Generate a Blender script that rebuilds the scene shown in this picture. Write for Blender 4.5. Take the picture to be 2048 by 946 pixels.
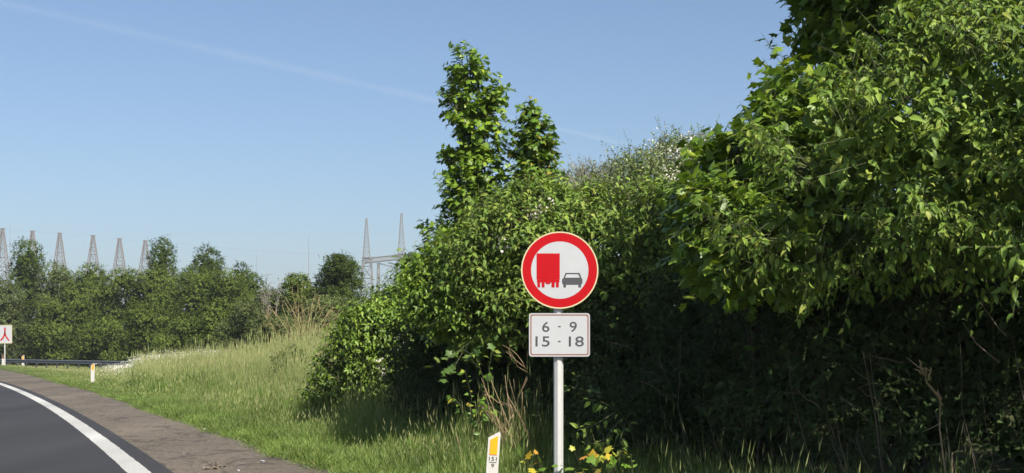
import bpy, math
import numpy as np
from mathutils import Vector, Matrix

sc = bpy.context.scene
for o in list(bpy.data.objects): bpy.data.objects.remove(o)
R = math.radians
# ------------------------------------------------------------------ camera
F = 2700.0; CU = 1024.0; HV = 695.0; CH = 1.5        # focal length (px of a 2048 px frame), horizon row, eye height
cam = bpy.data.objects.new('camera', bpy.data.cameras.new('camera'))
sc.collection.objects.link(cam); sc.camera = cam
cam.location = (0, 0, CH); cam.rotation_euler = (R(90), 0, 0)
cam.data.sensor_width = 36; cam.data.lens = 36 * F / 2048
cam.data.shift_y = (HV - 473) / 2048
cam.data.clip_start = 0.1; cam.data.clip_end = 80000
# ------------------------------------------------------------------ sky, sun, exposure
SUN_EL, SUN_AZ = R(46), R(145)                        # azimuth clockwise from +Y: behind the camera, a little right
w = bpy.data.worlds.new('World'); sc.world = w; w.use_nodes = True
nt = w.node_tree; nt.nodes.clear()
wo = nt.nodes.new('ShaderNodeOutputWorld'); bg = nt.nodes.new('ShaderNodeBackground'); sky = nt.nodes.new('ShaderNodeTexSky')
sky.sky_type = 'NISHITA'; sky.sun_disc = False; sky.sun_elevation = SUN_EL; sky.sun_rotation = SUN_AZ
sky.altitude = 0; sky.air_density = 0.95; sky.dust_density = 1.9; sky.ozone_density = 4.2
bg.inputs['Strength'].default_value = 0.081
nt.links.new(sky.outputs[0], bg.inputs[0]); nt.links.new(bg.outputs[0], wo.inputs[0])
S = Vector((math.sin(SUN_AZ) * math.cos(SUN_EL), math.cos(SUN_AZ) * math.cos(SUN_EL), math.sin(SUN_EL)))
sun = bpy.data.objects.new('sun', bpy.data.lights.new('sun', 'SUN')); sc.collection.objects.link(sun)
sun.data.energy = 5.0; sun.data.angle = R(0.5); sun.data.color = (1.0, 0.94, 0.83)
sun.rotation_euler = S.to_track_quat('Z', 'Y').to_euler(); sun.location = (20, -40, 40)
sc.view_settings.view_transform = 'Standard'; sc.view_settings.look = 'None'
sc.view_settings.gamma = 1; sc.view_settings.use_curve_mapping = False; sc.view_settings.exposure = 0.8
sc.cycles.use_denoising = True; sc.cycles.max_bounces = 6; sc.cycles.diffuse_bounces = 2; sc.cycles.transmission_bounces = 2
sc.cycles.volume_bounces = 0; sc.cycles.sample_clamp_indirect = 4

# ------------------------------------------------------------------ helpers
rng = np.random.default_rng(7)
COL = sc.collection

def W(u, v, d):                                       # where the ray of a picture point meets depth d
    return np.array([(u - CU) / F * d, d, CH + (HV - v) / F * d])

def lin(r, g, b):
    f = lambda c: (c / 255) / 12.92 if c / 255 <= 0.04045 else ((c / 255 + 0.055) / 1.055) ** 2.4
    return (f(r), f(g), f(b), 1)

def tag(o, label=None, cat=None, group=None, kind=None):
    if label: o['label'] = label
    if cat: o['category'] = cat
    if group: o['group'] = group
    if kind: o['kind'] = kind
    return o

def empty(name, loc=(0, 0, 0)):
    e = bpy.data.objects.new(name, None); COL.objects.link(e); e.location = loc; e.empty_display_size = 0.2
    return e

def mesh_np(name, V, T, mats, parent=None, smooth=False, mi=None, link=True):
    """V (n,3) world coordinates, T (m,3|4) faces"""
    V = np.asarray(V, np.float32); T = np.asarray(T, np.int32); k = T.shape[1]
    me = bpy.data.meshes.new(name)
    me.vertices.add(len(V)); me.vertices.foreach_set('co', V.ravel())
    me.loops.add(T.size); me.loops.foreach_set('vertex_index', T.ravel())
    me.polygons.add(len(T)); me.polygons.foreach_set('loop_start', np.arange(0, T.size, k, dtype=np.int32))
    me.polygons.foreach_set('loop_total', np.full(len(T), k, np.int32))
    for m in (mats if isinstance(mats, (list, tuple)) else [mats]): me.materials.append(m)
    if mi is not None: me.polygons.foreach_set('material_index', np.asarray(mi, np.int32))
    me.polygons.foreach_set('use_smooth', np.full(len(T), smooth, bool))
    me.update(calc_edges=True); me.validate()
    o = bpy.data.objects.new(name, me)
    if link: COL.objects.link(o)
    if parent is not None:
        o.parent = parent; o.matrix_parent_inverse = parent_matrix(parent).inverted()
    return o

def parent_matrix(p):
    m = Matrix.LocRotScale(p.location, p.rotation_euler, p.scale)
    return parent_matrix(p.parent) @ p.matrix_parent_inverse @ m if p.parent else m

class MB:
    """collects shapes into one mesh"""
    def __init__(s): s.v = []; s.f = []; s.m = []
    def add(s, V, Fs, mi=0):
        b = len(s.v); s.v += [tuple(map(float, p)) for p in V]
        for f in Fs: s.f.append([b + i for i in f]); s.m.append(mi)
    def box(s, x0, x1, y0, y1, z0, z1, mi=0):
        s.add([(x0,y0,z0),(x1,y0,z0),(x1,y1,z0),(x0,y1,z0),(x0,y0,z1),(x1,y0,z1),(x1,y1,z1),(x0,y1,z1)],
              [(0,3,2,1),(4,5,6,7),(0,1,5,4),(1,2,6,5),(2,3,7,6),(3,0,4,7)], mi)
    def prism(s, P, y0, y1, mi=0):                     # outline in (x,z), front at y0 (towards the viewer), back at y1
        n = len(P)
        s.add([(x, y0, z) for x, z in P] + [(x, y1, z) for x, z in P],
              [list(range(n)), list(range(2*n-1, n-1, -1))] + [(i, n+i, n+(i+1) % n, (i+1) % n) for i in range(n)], mi)
    def ring(s, c, r0, r1, y0, y1, n=72, mi=0):        # flat annulus in the x,z plane
        V = []
        for y in (y0, y1):
            for r in (r0, r1):
                for i in range(n):
                    a = 2*math.pi*i/n; V.append((c[0]+r*math.cos(a), y, c[1]+r*math.sin(a)))
        Fs = []
        for i in range(n):
            j = (i+1) % n
            Fs += [(i, j, n+j, n+i), (2*n+i, 3*n+i, 3*n+j, 2*n+j), (n+i, n+j, 3*n+j, 3*n+i), (i, 2*n+i, 2*n+j, j)]
        s.add(V, Fs, mi)
    def tube(s, P, rad, n=6, mi=0, cap=True):
        P = [np.array(p, float) for p in P]; V = []; Fs = []
        for i, p in enumerate(P):
            t = P[min(i+1, len(P)-1)] - P[max(i-1, 0)]; t = t / (np.linalg.norm(t) + 1e-9)
            a = np.cross(t, [0.13, 0.31, 0.94] if abs(t[2]) < .9 else [0.96, 0.2, 0.1]); a /= np.linalg.norm(a); b = np.cross(t, a)
            r = rad[i] if hasattr(rad, '__len__') else rad
            for k in range(n):
                q = 2*math.pi*k/n; V.append(p + r*(math.cos(q)*a + math.sin(q)*b))
        for i in range(len(P)-1):
            for k in range(n):
                l = (k+1) % n; Fs.append((i*n+k, i*n+l, (i+1)*n+l, (i+1)*n+k))
        if cap: Fs += [list(range(n-1, -1, -1)), list(range((len(P)-1)*n, len(P)*n))]
        s.add(V, Fs, mi)
    def build(s, name, mats, parent=None, smooth=False):
        me = bpy.data.meshes.new(name); me.from_pydata(s.v, [], s.f)
        for m in (mats if isinstance(mats, (list, tuple)) else [mats]): me.materials.append(m)
        me.polygons.foreach_set('material_index', s.m)
        me.polygons.foreach_set('use_smooth', [smooth]*len(me.polygons)); me.update()
        o = bpy.data.objects.new(name, me); COL.objects.link(o)
        if parent is not None: o.parent = parent; o.matrix_parent_inverse = parent_matrix(parent).inverted()
        return o

# ------------------------------------------------------------------ materials
def mat(name):
    m = bpy.data.materials.new(name); m.use_nodes = True; n = m.node_tree
    return m, n, n.nodes['Principled BSDF'], n.nodes['Material Output']

def plain(name, col, rough=.6, metal=0, var=.12, scale=40, bump=0.0, spec=.4):
    m, n, b, _ = mat(name)
    tc = n.nodes.new('ShaderNodeNewGeometry'); no = n.nodes.new('ShaderNodeTexNoise'); no.inputs['Scale'].default_value = scale; no.inputs['Detail'].default_value = 5
    n.links.new(tc.outputs['Position'], no.inputs['Vector'])
    mr = n.nodes.new('ShaderNodeMapRange'); mr.inputs[3].default_value = 1-var; mr.inputs[4].default_value = 1+var
    n.links.new(no.outputs[0], mr.inputs[0])
    mx = n.nodes.new('ShaderNodeVectorMath'); mx.operation = 'SCALE'; mx.inputs[0].default_value = col[:3]
    n.links.new(mr.outputs[0], mx.inputs['Scale']); n.links.new(mx.outputs[0], b.inputs['Base Color'])
    b.inputs['Roughness'].default_value = rough; b.inputs['Metallic'].default_value = metal; b.inputs['Specular IOR Level'].default_value = spec
    if bump:
        bp = n.nodes.new('ShaderNodeBump'); bp.inputs['Strength'].default_value = bump; bp.inputs['Distance'].default_value = .01
        n.links.new(no.outputs[0], bp.inputs['Height']); n.links.new(bp.outputs[0], b.inputs['Normal'])
    return m

def leafmat(name, cols, trans=.22, rough=.42, spec=.35, patch=.25, pscale=1.2):
    """cols: list of (position, rgb): one value per leaf"""
    m, n, b, out = mat(name)
    g = n.nodes.new('ShaderNodeNewGeometry'); oi = n.nodes.new('ShaderNodeObjectInfo')
    ad = n.nodes.new('ShaderNodeMath'); ad.operation = 'ADD'; fr = n.nodes.new('ShaderNodeMath'); fr.operation = 'FRACT'
    n.links.new(g.outputs['Random Per Island'], ad.inputs[0]); n.links.new(oi.outputs['Random'], ad.inputs[1]); n.links.new(ad.outputs[0], fr.inputs[0])
    cr = n.nodes.new('ShaderNodeValToRGB'); e = cr.color_ramp.elements
    while len(e) < len(cols): e.new(.5)
    for i, (p, c) in enumerate(cols): e[i].position = p; e[i].color = (*c, 1)
    n.links.new(fr.outputs[0], cr.inputs[0])
    no = n.nodes.new('ShaderNodeTexNoise'); no.inputs['Scale'].default_value = pscale; no.inputs['Detail'].default_value = 3
    n.links.new(g.outputs['Position'], no.inputs['Vector'])
    mr = n.nodes.new('ShaderNodeMapRange'); mr.inputs[1].default_value = .3; mr.inputs[2].default_value = .7; mr.inputs[3].default_value = 1-patch; mr.inputs[4].default_value = 1+patch
    n.links.new(no.outputs[0], mr.inputs[0])
    sc_ = n.nodes.new('ShaderNodeVectorMath'); sc_.operation = 'SCALE'
    n.links.new(cr.outputs[0], sc_.inputs[0]); n.links.new(mr.outputs[0], sc_.inputs['Scale'])
    n.links.new(sc_.outputs[0], b.inputs['Base Color'])
    b.inputs['Roughness'].default_value = rough; b.inputs['Specular IOR Level'].default_value = spec
    if trans:
        tr = n.nodes.new('ShaderNodeBsdfTranslucent'); tm = n.nodes.new('ShaderNodeVectorMath'); tm.operation = 'MULTIPLY'; tm.inputs[1].default_value = (1.25, 1.25, .55)
        n.links.new(sc_.outputs[0], tm.inputs[0]); n.links.new(tm.outputs[0], tr.inputs[0])
        mx = n.nodes.new('ShaderNodeMixShader'); mx.inputs[0].default_value = trans
        n.links.new(b.outputs[0], mx.inputs[1]); n.links.new(tr.outputs[0], mx.inputs[2]); n.links.new(mx.outputs[0], out.inputs[0])
    return m

M = {}
M['dogwood'] = leafmat('dogwood_leaf', [(0, (.080,.138,.025)), (.45, (.138,.222,.036)), (.88, (.205,.285,.047)), (1, (.28,.31,.062))], pscale=2., rough=.5, spec=.2)
M['dogwood_fresh'] = leafmat('fresh_dogwood_leaf', [(0, (.085,.150,.020)), (.5, (.135,.22,.026)), (1, (.20,.28,.036))], pscale=2., rough=.38)
M['maple'] = leafmat('maple_leaf', [(0, (.080,.145,.016)), (.5, (.135,.225,.022)), (.93, (.20,.29,.03)), (1, (.28,.32,.04))], pscale=2.)
M['maple_yellow'] = leafmat('maple_leaf_touched_with_yellow', [(0, (.070,.14,.016)), (.7, (.12,.215,.022)), (.92, (.20,.26,.03)), (1, (.28,.22,.035))], pscale=2.)
M['shaded_leaf'] = leafmat('shade_darkened_leaf', [(0, (.022,.042,.013)), (.6, (.038,.066,.020)), (1, (.062,.098,.030))], pscale=1.5, trans=.1, rough=.7, spec=.12)  # leaf colour darkened to deepen the shade under and behind the bushes
M['hedge'] = leafmat('hedge_leaf', [(0, (.045,.085,.018)), (.6, (.075,.13,.028)), (1, (.12,.17,.04))], pscale=1.5)
M['blossom_leaf'] = leafmat('grey_green_leaf', [(0, (.11,.16,.05)), (.6, (.17,.235,.07)), (1, (.25,.30,.12))], pscale=1.5)
M['grey_leaf'] = leafmat('silvery_leaf', [(0, (.13,.16,.09)), (1, (.24,.27,.17))], pscale=1.5)
M['yellow_leaf'] = leafmat('yellow_leaf', [(0, (.30,.36,.04)), (.5, (.42,.40,.04)), (.8, (.55,.36,.04)), (1, (.50,.22,.05))], trans=.3)
M['petal'] = leafmat('white_petal', [(0, (.62,.58,.52)), (1, (.80,.76,.70))], trans=.25, patch=.05)
M['far_dark'] = leafmat('far_dark_leaf', [(0, (.038,.062,.013)), (.6, (.062,.095,.019)), (1, (.095,.13,.028))], pscale=.35, patch=.4, rough=.7, spec=.08)
M['far_green'] = leafmat('far_green_leaf', [(0, (.056,.084,.015)), (.6, (.090,.126,.023)), (1, (.135,.175,.036))], pscale=.35, patch=.4, rough=.7, spec=.08)
M['far_olive'] = leafmat('far_olive_leaf', [(0, (.058,.080,.026)), (.6, (.092,.118,.038)), (1, (.14,.165,.062))], pscale=.35, patch=.4, rough=.7, spec=.08)
M['bark'] = plain('grey_brown_bark', (.06,.05,.038), .9, scale=25, var=.4, bump=.5)
M['twig'] = plain('brown_twig', (.06,.07,.025), .8, scale=30, var=.3)
M['ochre_twig'] = plain('ochre_bare_branch', (.27,.215,.095), .85, scale=3, var=.35)
M['grey_twig'] = plain('grey_bare_twig', (.19,.17,.14), .9, scale=6, var=.3)
M['cane'] = plain('dry_tan_cane', (.31,.225,.13), .8, scale=18, var=.4)
M['cane_grey'] = plain('dry_grey_cane', (.15,.12,.09), .85, scale=18, var=.4)
M['grass'] = leafmat('green_grass_blade', [(0, (.090,.150,.028)), (.6, (.140,.215,.042)), (.95, (.22,.27,.075)), (1, (.34,.31,.13))], trans=.3, rough=.5, patch=.3, pscale=.5)
M['grass_pale'] = leafmat('pale_grass_blade', [(0, (.17,.215,.070)), (.6, (.24,.28,.105)), (1, (.35,.34,.17))], trans=.3, rough=.55, patch=.25, pscale=.4)
M['seed'] = leafmat('grass_seed_head', [(0, (.20,.24,.08)), (.6, (.28,.30,.12)), (1, (.38,.36,.18))], trans=.2, rough=.7)
M['steel'] = plain('galvanised_steel', (.46,.46,.45), .45, metal=.05, var=.08, scale=20)
M['rail'] = plain('shade_grey_rail_steel', (.135,.14,.15), .5, metal=.3, var=.2, scale=3)  # dark look of the downturned rail face put into the grey
M['lattice'] = plain('lattice_steel', (.20,.18,.17), .7, metal=.1, var=.1, scale=1)
M['gantry'] = plain('pale_gantry_steel', (.24,.235,.235), .6, metal=.1, var=.1, scale=1)
M['sign_white'] = plain('white_sign_sheeting', (.395,.405,.42), .6, spec=.1, var=.07, scale=12)
M['sign_red'] = plain('red_sign_sheeting', (.37,.005,.009), .6, spec=.1, var=.06, scale=14)
M['sign_dark'] = plain('dark_grey_sign_print', (.055,.055,.062), .5, var=.06, scale=20)
M['rim'] = plain('pale_yellow_sign_edge', (.52,.45,.28), .5, var=.08, scale=20)
M['brown_line'] = plain('faded_brown_border', (.22,.085,.06), .6, var=.25, scale=25)
M['back'] = plain('grey_sign_back', (.32,.32,.33), .5, metal=.4, var=.05)
M['white_plastic'] = plain('white_plastic', (.48,.465,.435), .5, var=.05, scale=15)
M['orange'] = plain('orange_reflector', (.90,.33,.012), .3, var=.05, scale=60)
M['black'] = plain('black_print', (.02,.02,.02), .6)
M['band'] = plain('dark_brown_band', (.10,.035,.03), .6)
M['wire'] = plain('conductor', (.16,.16,.17), .6, metal=.3)
M['porcelain'] = plain('insulator', (.14,.10,.08), .3)

# asphalt
def road_mat(name, base, dark, scale, crack=0., bump=.35, rough=.85):
    m, n, b, _ = mat(name)
    g = n.nodes.new('ShaderNodeNewGeometry')
    n1 = n.nodes.new('ShaderNodeTexNoise'); n1.inputs['Scale'].default_value = scale; n1.inputs['Detail'].default_value = 8; n1.inputs['Roughness'].default_value = .75
    n2 = n.nodes.new('ShaderNodeTexNoise'); n2.inputs['Scale'].default_value = .5; n2.inputs['Detail'].default_value = 4
    mp = n.nodes.new('ShaderNodeMapping'); mp.inputs['Rotation'].default_value = (0, 0, R(-22)); mp.inputs['Scale'].default_value = (1.5, .13, 1)
    n.links.new(g.outputs['Position'], n1.inputs['Vector']); n.links.new(g.outputs['Position'], mp.inputs['Vector']); n.links.new(mp.outputs[0], n2.inputs['Vector'])
    a = n.nodes.new('ShaderNodeMix'); a.data_type = 'RGBA'; a.inputs[6].default_value = (*dark, 1); a.inputs[7].default_value = (*base, 1)
    r1 = n.nodes.new('ShaderNodeMapRange'); r1.inputs[1].default_value = .36; r1.inputs[2].default_value = .64
    n.links.new(n1.outputs[0], r1.inputs[0]); n.links.new(r1.outputs[0], a.inputs[0])
    r2 = n.nodes.new('ShaderNodeMapRange'); r2.inputs[1].default_value = .3; r2.inputs[2].default_value = .7; r2.inputs[3].default_value = .74; r2.inputs[4].default_value = 1.24
    n.links.new(n2.outputs[0], r2.inputs[0])
    s = n.nodes.new('ShaderNodeVectorMath'); s.operation = 'SCALE'; n.links.new(a.outputs[2], s.inputs[0]); n.links.new(r2.outputs[0], s.inputs['Scale'])
    col = s.outputs[0]
    if crack:                                          # thin tar streaks running across the worn shoulder
        n3 = n.nodes.new('ShaderNodeTexNoise'); n3.inputs['Scale'].default_value = .9; n3.inputs['Detail'].default_value = 6; n3.inputs['Distortion'].default_value = .6
        mp3 = n.nodes.new('ShaderNodeMapping'); mp3.inputs['Rotation'].default_value = (0, 0, R(12)); mp3.inputs['Scale'].default_value = (.9, .8, 1)
        n.links.new(g.outputs['Position'], mp3.inputs['Vector']); n.links.new(mp3.outputs[0], n3.inputs['Vector'])
        sb = n.nodes.new('ShaderNodeMath'); sb.operation = 'SUBTRACT'; sb.inputs[1].default_value = .5; ab = n.nodes.new('ShaderNodeMath'); ab.operation = 'ABSOLUTE'
        n.links.new(n3.outputs[0], sb.inputs[0]); n.links.new(sb.outputs[0], ab.inputs[0])
        r3 = n.nodes.new('ShaderNodeMapRange'); r3.inputs[1].default_value = 0; r3.inputs[2].default_value = .03; r3.inputs[3].default_value = 1-crack; r3.inputs[4].default_value = 1
        n.links.new(ab.outputs[0], r3.inputs[0])
        s2 = n.nodes.new('ShaderNodeVectorMath'); s2.operation = 'SCALE'; n.links.new(col, s2.inputs[0]); n.links.new(r3.outputs[0], s2.inputs['Scale']); col = s2.outputs[0]
    n.links.new(col, b.inputs['Base Color']); b.inputs['Roughness'].default_value = rough; b.inputs['Specular IOR Level'].default_value = .3
    bp = n.nodes.new('ShaderNodeBump'); bp.inputs['Strength'].default_value = bump; bp.inputs['Distance'].default_value = .01
    n.links.new(n1.outputs[0], bp.inputs['Height']); n.links.new(bp.outputs[0], b.inputs['Normal'])
    return m
M['asphalt'] = road_mat('dark_asphalt', (.041,.040,.042), (.016,.016,.017), 38)
M['shoulder'] = road_mat('worn_brown_shoulder', (.170,.140,.106), (.050,.041,.031), 15, crack=.5, bump=.6)
M['paint'] = road_mat('white_road_paint', (.44,.435,.41), (.30,.295,.275), 25, bump=.2, rough=.7)
M['soil'] = road_mat('grassy_soil', (.075,.085,.028), (.040,.045,.018), 6, bump=.6, rough=1)

# ------------------------------------------------------------------ ground, road
def edge(y):                                           # x of the grass edge of the shoulder
    y = np.asarray(y, float); c = np.clip(y, -25, 130)
    return 4.04 - .3775*c - .0005*c*c + (y-c)*(-.3775 - .001*c)
def line(y):                                           # x of the outer edge of the white line
    y = np.asarray(y, float); return 1.62 - .352*y - .00096*y*y
def sstep(t): t = np.clip(t, 0, 1); return t*t*(3-2*t)
BY = [-1e4, 14, 24, 34, 40, 48, 60, 72, 85, 1e4]; BH = [.7, .7, 1.5, 1.95, 1.75, 1.1, .22, 0, 0, 0]
def gz(x, y):
    s = (np.asarray(x, float) - edge(y)) * .93
    h = np.interp(y, BY, BH) * sstep((s-1)/9)
    base = np.where(s < 0, -.07, -.07 + .09*sstep(s/.18))
    base = base - .28*sstep((s-1.2)/3.5)*sstep((np.asarray(y, float)-78)/25)
    return base + h + .03*np.sin(x*1.7+y*.9)*sstep((s-.6)/2)

ss = np.concatenate([-np.geomspace(1800, 10, 14), np.linspace(-9, -.5, 8), [-.1, 0, .06, .12, .2, .35], np.arange(.6, 26, .5), np.geomspace(27, 1800, 16)])
ys = np.concatenate([-np.geomspace(1500, 12, 12), np.arange(-10, 135, 1.2), np.geomspace(137, 1800, 18)])
SS, YY = np.meshgrid(ss, ys); XX = edge(YY) + SS/.93; ZZ = gz(XX, YY)
nx, ny = len(ss), len(ys); idx = np.arange(nx*ny).reshape(ny, nx)
Q = np.stack([idx[:-1, :-1], idx[:-1, 1:], idx[1:, 1:], idx[1:, :-1]], -1).reshape(-1, 4)
tag(mesh_np('ground', np.stack([XX, YY, ZZ], -1).reshape(-1, 3), Q, M['soil'], smooth=True), kind='structure')

def strip(name, xl, xr, y0, y1, z, m, n=120, jl=0, jr=0):
    y = np.linspace(y0, y1, n); r = np.random.default_rng(3)
    a = np.stack([xl(y)+jl*r.normal(size=n), y, np.full(n, z)], -1); b = np.stack([xr(y)+jr*r.normal(size=n), y, np.full(n, z)], -1)
    V = np.concatenate([a, b]); i = np.arange(n-1); Q = np.stack([i, n+i, n+i+1, i+1], -1)
    return tag(mesh_np(name, V, Q, m), kind='structure')
strip('road', lambda y: line(y)-11.5, lambda y: line(y)+.27, -20, 150, 0.0, M['asphalt'])
strip('road_shoulder', lambda y: line(y)+.22, lambda y: edge(y)+.16, -20, 150, -.012, M['shoulder'], n=700, jr=.05)
pl = strip('edge_line', lambda y: line(y)-.29, lambda y: line(y), -20, 150, .004, M['paint'], n=900, jl=.004, jr=.004)
pl2 = strip('edge_line', lambda y: line(y)-7.6, lambda y: line(y)-7.3, -20, 150, .004, M['paint'], n=200)

# ------------------------------------------------------------------ leaves
OV = (np.array([[0,0,0],[-.22,.30,.07],[0,.30,-.02],[.22,.30,.07],[-.17,.66,-.02],[0,.66,-.12],[.17,.66,-.02],[0,1,-.36]]),
      np.array([[0,2,1],[0,3,2],[1,2,5],[1,5,4],[2,3,6],[2,6,5],[4,5,7],[5,6,7]]))
_mp = [(0,.05),(.20,-.06),(.44,.08),(.30,.28),(.60,.50),(.33,.56),(.26,.66),(0,1.0),(-.26,.66),(-.33,.56),(-.60,.50),(-.30,.28),(-.44,.08),(-.20,-.06)]
_mv = np.array([[0,.36,.0]] + [[x, y, -.28*abs(x)**1.3 - .22*max(0, y-.4)**1.4] for x, y in _mp])
MP = (_mv, np.array([[0, i, i % len(_mp)+1] for i in range(1, len(_mp)+1)]))
RH = (np.array([[0,0,0],[-.38,.5,.08],[.38,.5,.08],[0,1,-.1]]), np.array([[0,2,1],[1,2,3]]))
SM = (np.array([[0,0,0],[-.26,.45,.06],[0,.5,-.03],[.26,.45,.06],[0,1,-.16]]), np.array([[0,2,1],[0,3,2],[1,2,4],[2,3,4]]))

def nrm(a): return a / (np.linalg.norm(a, axis=-1, keepdims=True) + 1e-9)
def frames(D, N):
    Y = nrm(D); X = nrm(np.cross(Y, N)); Z = np.cross(X, Y); return X, Y, Z
def leaf_arrays(tpl, P, D, N, L):
    X, Y, Z = frames(D, N); t, f = tpl
    V = P[:, None] + L[:, None, None] * (t[None, :, 0:1]*X[:, None] + t[None, :, 1:2]*Y[:, None] + t[None, :, 2:3]*Z[:, None])
    n = len(t); T = f[None] + (np.arange(len(P))*n)[:, None, None]
    return V.reshape(-1, 3), T.reshape(-1, 3)
def leaf_mesh(name, tpl, A, m, parent):
    V, T = leaf_arrays(tpl, *A); return mesh_np(name, V, T, m, parent, smooth=True)

_ph = np.random.default_rng(5).uniform(0, 6.28, (6,)); _k = np.random.default_rng(9).normal(size=(6, 3))
def wob(P, f):
    return sum(np.sin((P*f) @ _k[i] + _ph[i]) for i in range(6)) / 3.2

def E(u, v, ru, rv, d, rd):                            # a lobe: centre and radii given at its own depth
    c = W(u, v, d); return (c, np.array([ru*d/F, rd, rv*d/F]))

def shell(ells, n, r, back=.5, k0=.8, k1=1.04, freq=2.5, amp=.16, gap=-9, inner=.72):
    """points spread over the outer skin of a group of lobes, with outward normals"""
    C = np.array([e[0] for e in ells]); Rr = np.array([e[1] for e in ells])
    a = Rr[:, 0]*Rr[:, 1] + Rr[:, 1]*Rr[:, 2] + Rr[:, 0]*Rr[:, 2]; a /= a.sum()
    Ps = []; Ns = []; tot = 0
    for _ in range(40):
        m = int((n-tot)*1.7)+20
        i = r.choice(len(ells), m, p=a); d = nrm(r.normal(size=(m, 3)))
        base = C[i] + Rr[i]*d
        k = r.uniform(k0, k1, m) * (1 + amp*wob(base, freq) + .5*amp*wob(base, freq*2.7))
        p = C[i] + Rr[i]*d*k[:, None]; nn = nrm(d/Rr[i])
        ok = wob(p, freq*1.6) > gap
        q = (((p[:, None]-C[None])/Rr[None])**2).sum(-1); q[np.arange(m), i] = 9
        ok &= q.min(1) > inner
        tc = nrm(np.array([0, 0, CH]) - p); ok &= ((nn*tc).sum(1) > -.15) | (r.random(m) < back)
        ok &= p[:, 2] > gz(p[:, 0], p[:, 1]) + .05
        Ps.append(p[ok]); Ns.append(nn[ok]); tot += ok.sum()
        if tot >= n: break
    return np.concatenate(Ps)[:n], np.concatenate(Ns)[:n]

def shoots(P, N, r, per, slen, llen, droop=.35, up=.45, jit=.4, tilt=.35, lvar=.3, long=.1, nout=.45):
    """leafy shoots growing from P: leaf positions, directions, normals, sizes, and the stems"""
    m = len(P); d = nrm(N*.75 + np.array([0, 0, up]) + r.normal(size=(m, 3))*jit)
    L = slen*r.uniform(.5, 1.35, m)*(1 + .9*(r.random(m) < long))
    t = (np.arange(per)+.5)/per
    pos = P[:, None] + d[:, None]*L[:, None, None]*t[None, :, None]
    pos[..., 2] -= (L[:, None]*t[None]**2)*.12
    a = nrm(np.cross(d, r.normal(size=(m, 3)))); b = np.cross(d, a)
    ph = np.arange(per)[None]*2.4 + r.uniform(0, 6.28, (m, 1)) + r.normal(size=(m, per))*.4
    rad = np.cos(ph)[..., None]*a[:, None] + np.sin(ph)[..., None]*b[:, None]
    D = nrm(rad*.9 + d[:, None]*.35 + N[:, None]*.25 + np.array([0, 0, -droop]))
    Nn = nrm(np.array([0, 0, .85]) + N[:, None]*nout + r.normal(size=(m, per, 3))*tilt)
    S_ = llen*r.uniform(1-lvar, 1+lvar, (m, per))*(1-.25*t[None])
    stems = (P, P + d*L[:, None] - np.stack([0*L, 0*L, .1*L], -1))
    return (pos.reshape(-1, 3), D.reshape(-1, 3), Nn.reshape(-1, 3), S_.reshape(-1)), stems

def stems_mesh(name, A, B, r0, r1, m, parent):
    n = len(A); d = nrm(B-A); a = nrm(np.cross(d, np.array([.31, .22, .9]))); b = np.cross(d, a); V = []
    for P, rr in ((A, r0), (B, r1)):
        for k in range(3): V.append(P + rr*(math.cos(2.094*k)*a + math.sin(2.094*k)*b))
    V = np.stack(V, 1).reshape(-1, 3); i = np.arange(n)[:, None]*6
    Q = np.concatenate([i+np.array([[k, (k+1) % 3, 3+(k+1) % 3, 3+k]]) for k in range(3)])
    return mesh_np(name, V, Q, m, parent)

def fill(ells, n, r, llen):
    """leaves through the inside of the lobes"""
    vol = np.array([np.prod(e[1]) for e in ells]); i = r.choice(len(ells), n, p=vol/vol.sum())
    d = nrm(r.normal(size=(n, 3)))*(r.uniform(.1, .64, n)[:, None])
    P = np.array([e[0] for e in ells])[i] + np.array([e[1] for e in ells])[i]*d
    ok = P[:, 2] > gz(P[:, 0], P[:, 1]) + .02; P = P[ok]; n = len(P)
    return (P, nrm(r.normal(size=(n, 3))), nrm(r.normal(size=(n, 3)) + np.array([0, -.6, .6])), llen*r.uniform(.8, 1.5, n))

def cat(*A): return tuple(np.concatenate([a[i] for a in A]) for i in range(4))

LEAFMESH = {}
def split_leaves(A, tpl, m, parent, n, r):
    """the n leaves that show largest become single objects; returns the rest"""
    P, D, N, L = A; d = P[:, 1]; u = CU + P[:, 0]/d*F; v = HV - (P[:, 2]-CH)/d*F
    inside = (u > 0) & (u < 2048) & (v > 0) & (v < 946)
    _, _, Z = frames(D, N); tc = nrm(np.array([0, 0, CH]) - P)
    score = np.where(inside, (L/d)**2*np.abs((Z*tc).sum(1)) / (d-d[inside].min()+.6)**2, -1)*r.uniform(.3, 1, len(P))
    pick = np.argsort(-score)[:n]; key = (id(tpl), m.name)
    if key not in LEAFMESH:
        o = mesh_np('leaf', tpl[0], tpl[1], m, link=False, smooth=True); LEAFMESH[key] = o.data; bpy.data.objects.remove(o)
    X, Y, Z = frames(D[pick], N[pick]); inv = parent_matrix(parent).inverted()
    for j, i in enumerate(pick):
        o = bpy.data.objects.new('leaf', LEAFMESH[key]); COL.objects.link(o); o.parent = parent; o.matrix_parent_inverse = inv
        mt = Matrix([[*map(float, c)] for c in np.stack([X[j], Y[j], Z[j], P[i]], 1)] + [[0, 0, 0, 1]])
        o.matrix_basis = mt @ Matrix.Scale(float(L[i]), 4)
    keep = np.ones(len(P), bool); keep[pick] = False
    return tuple(a[keep] for a in A)

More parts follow.
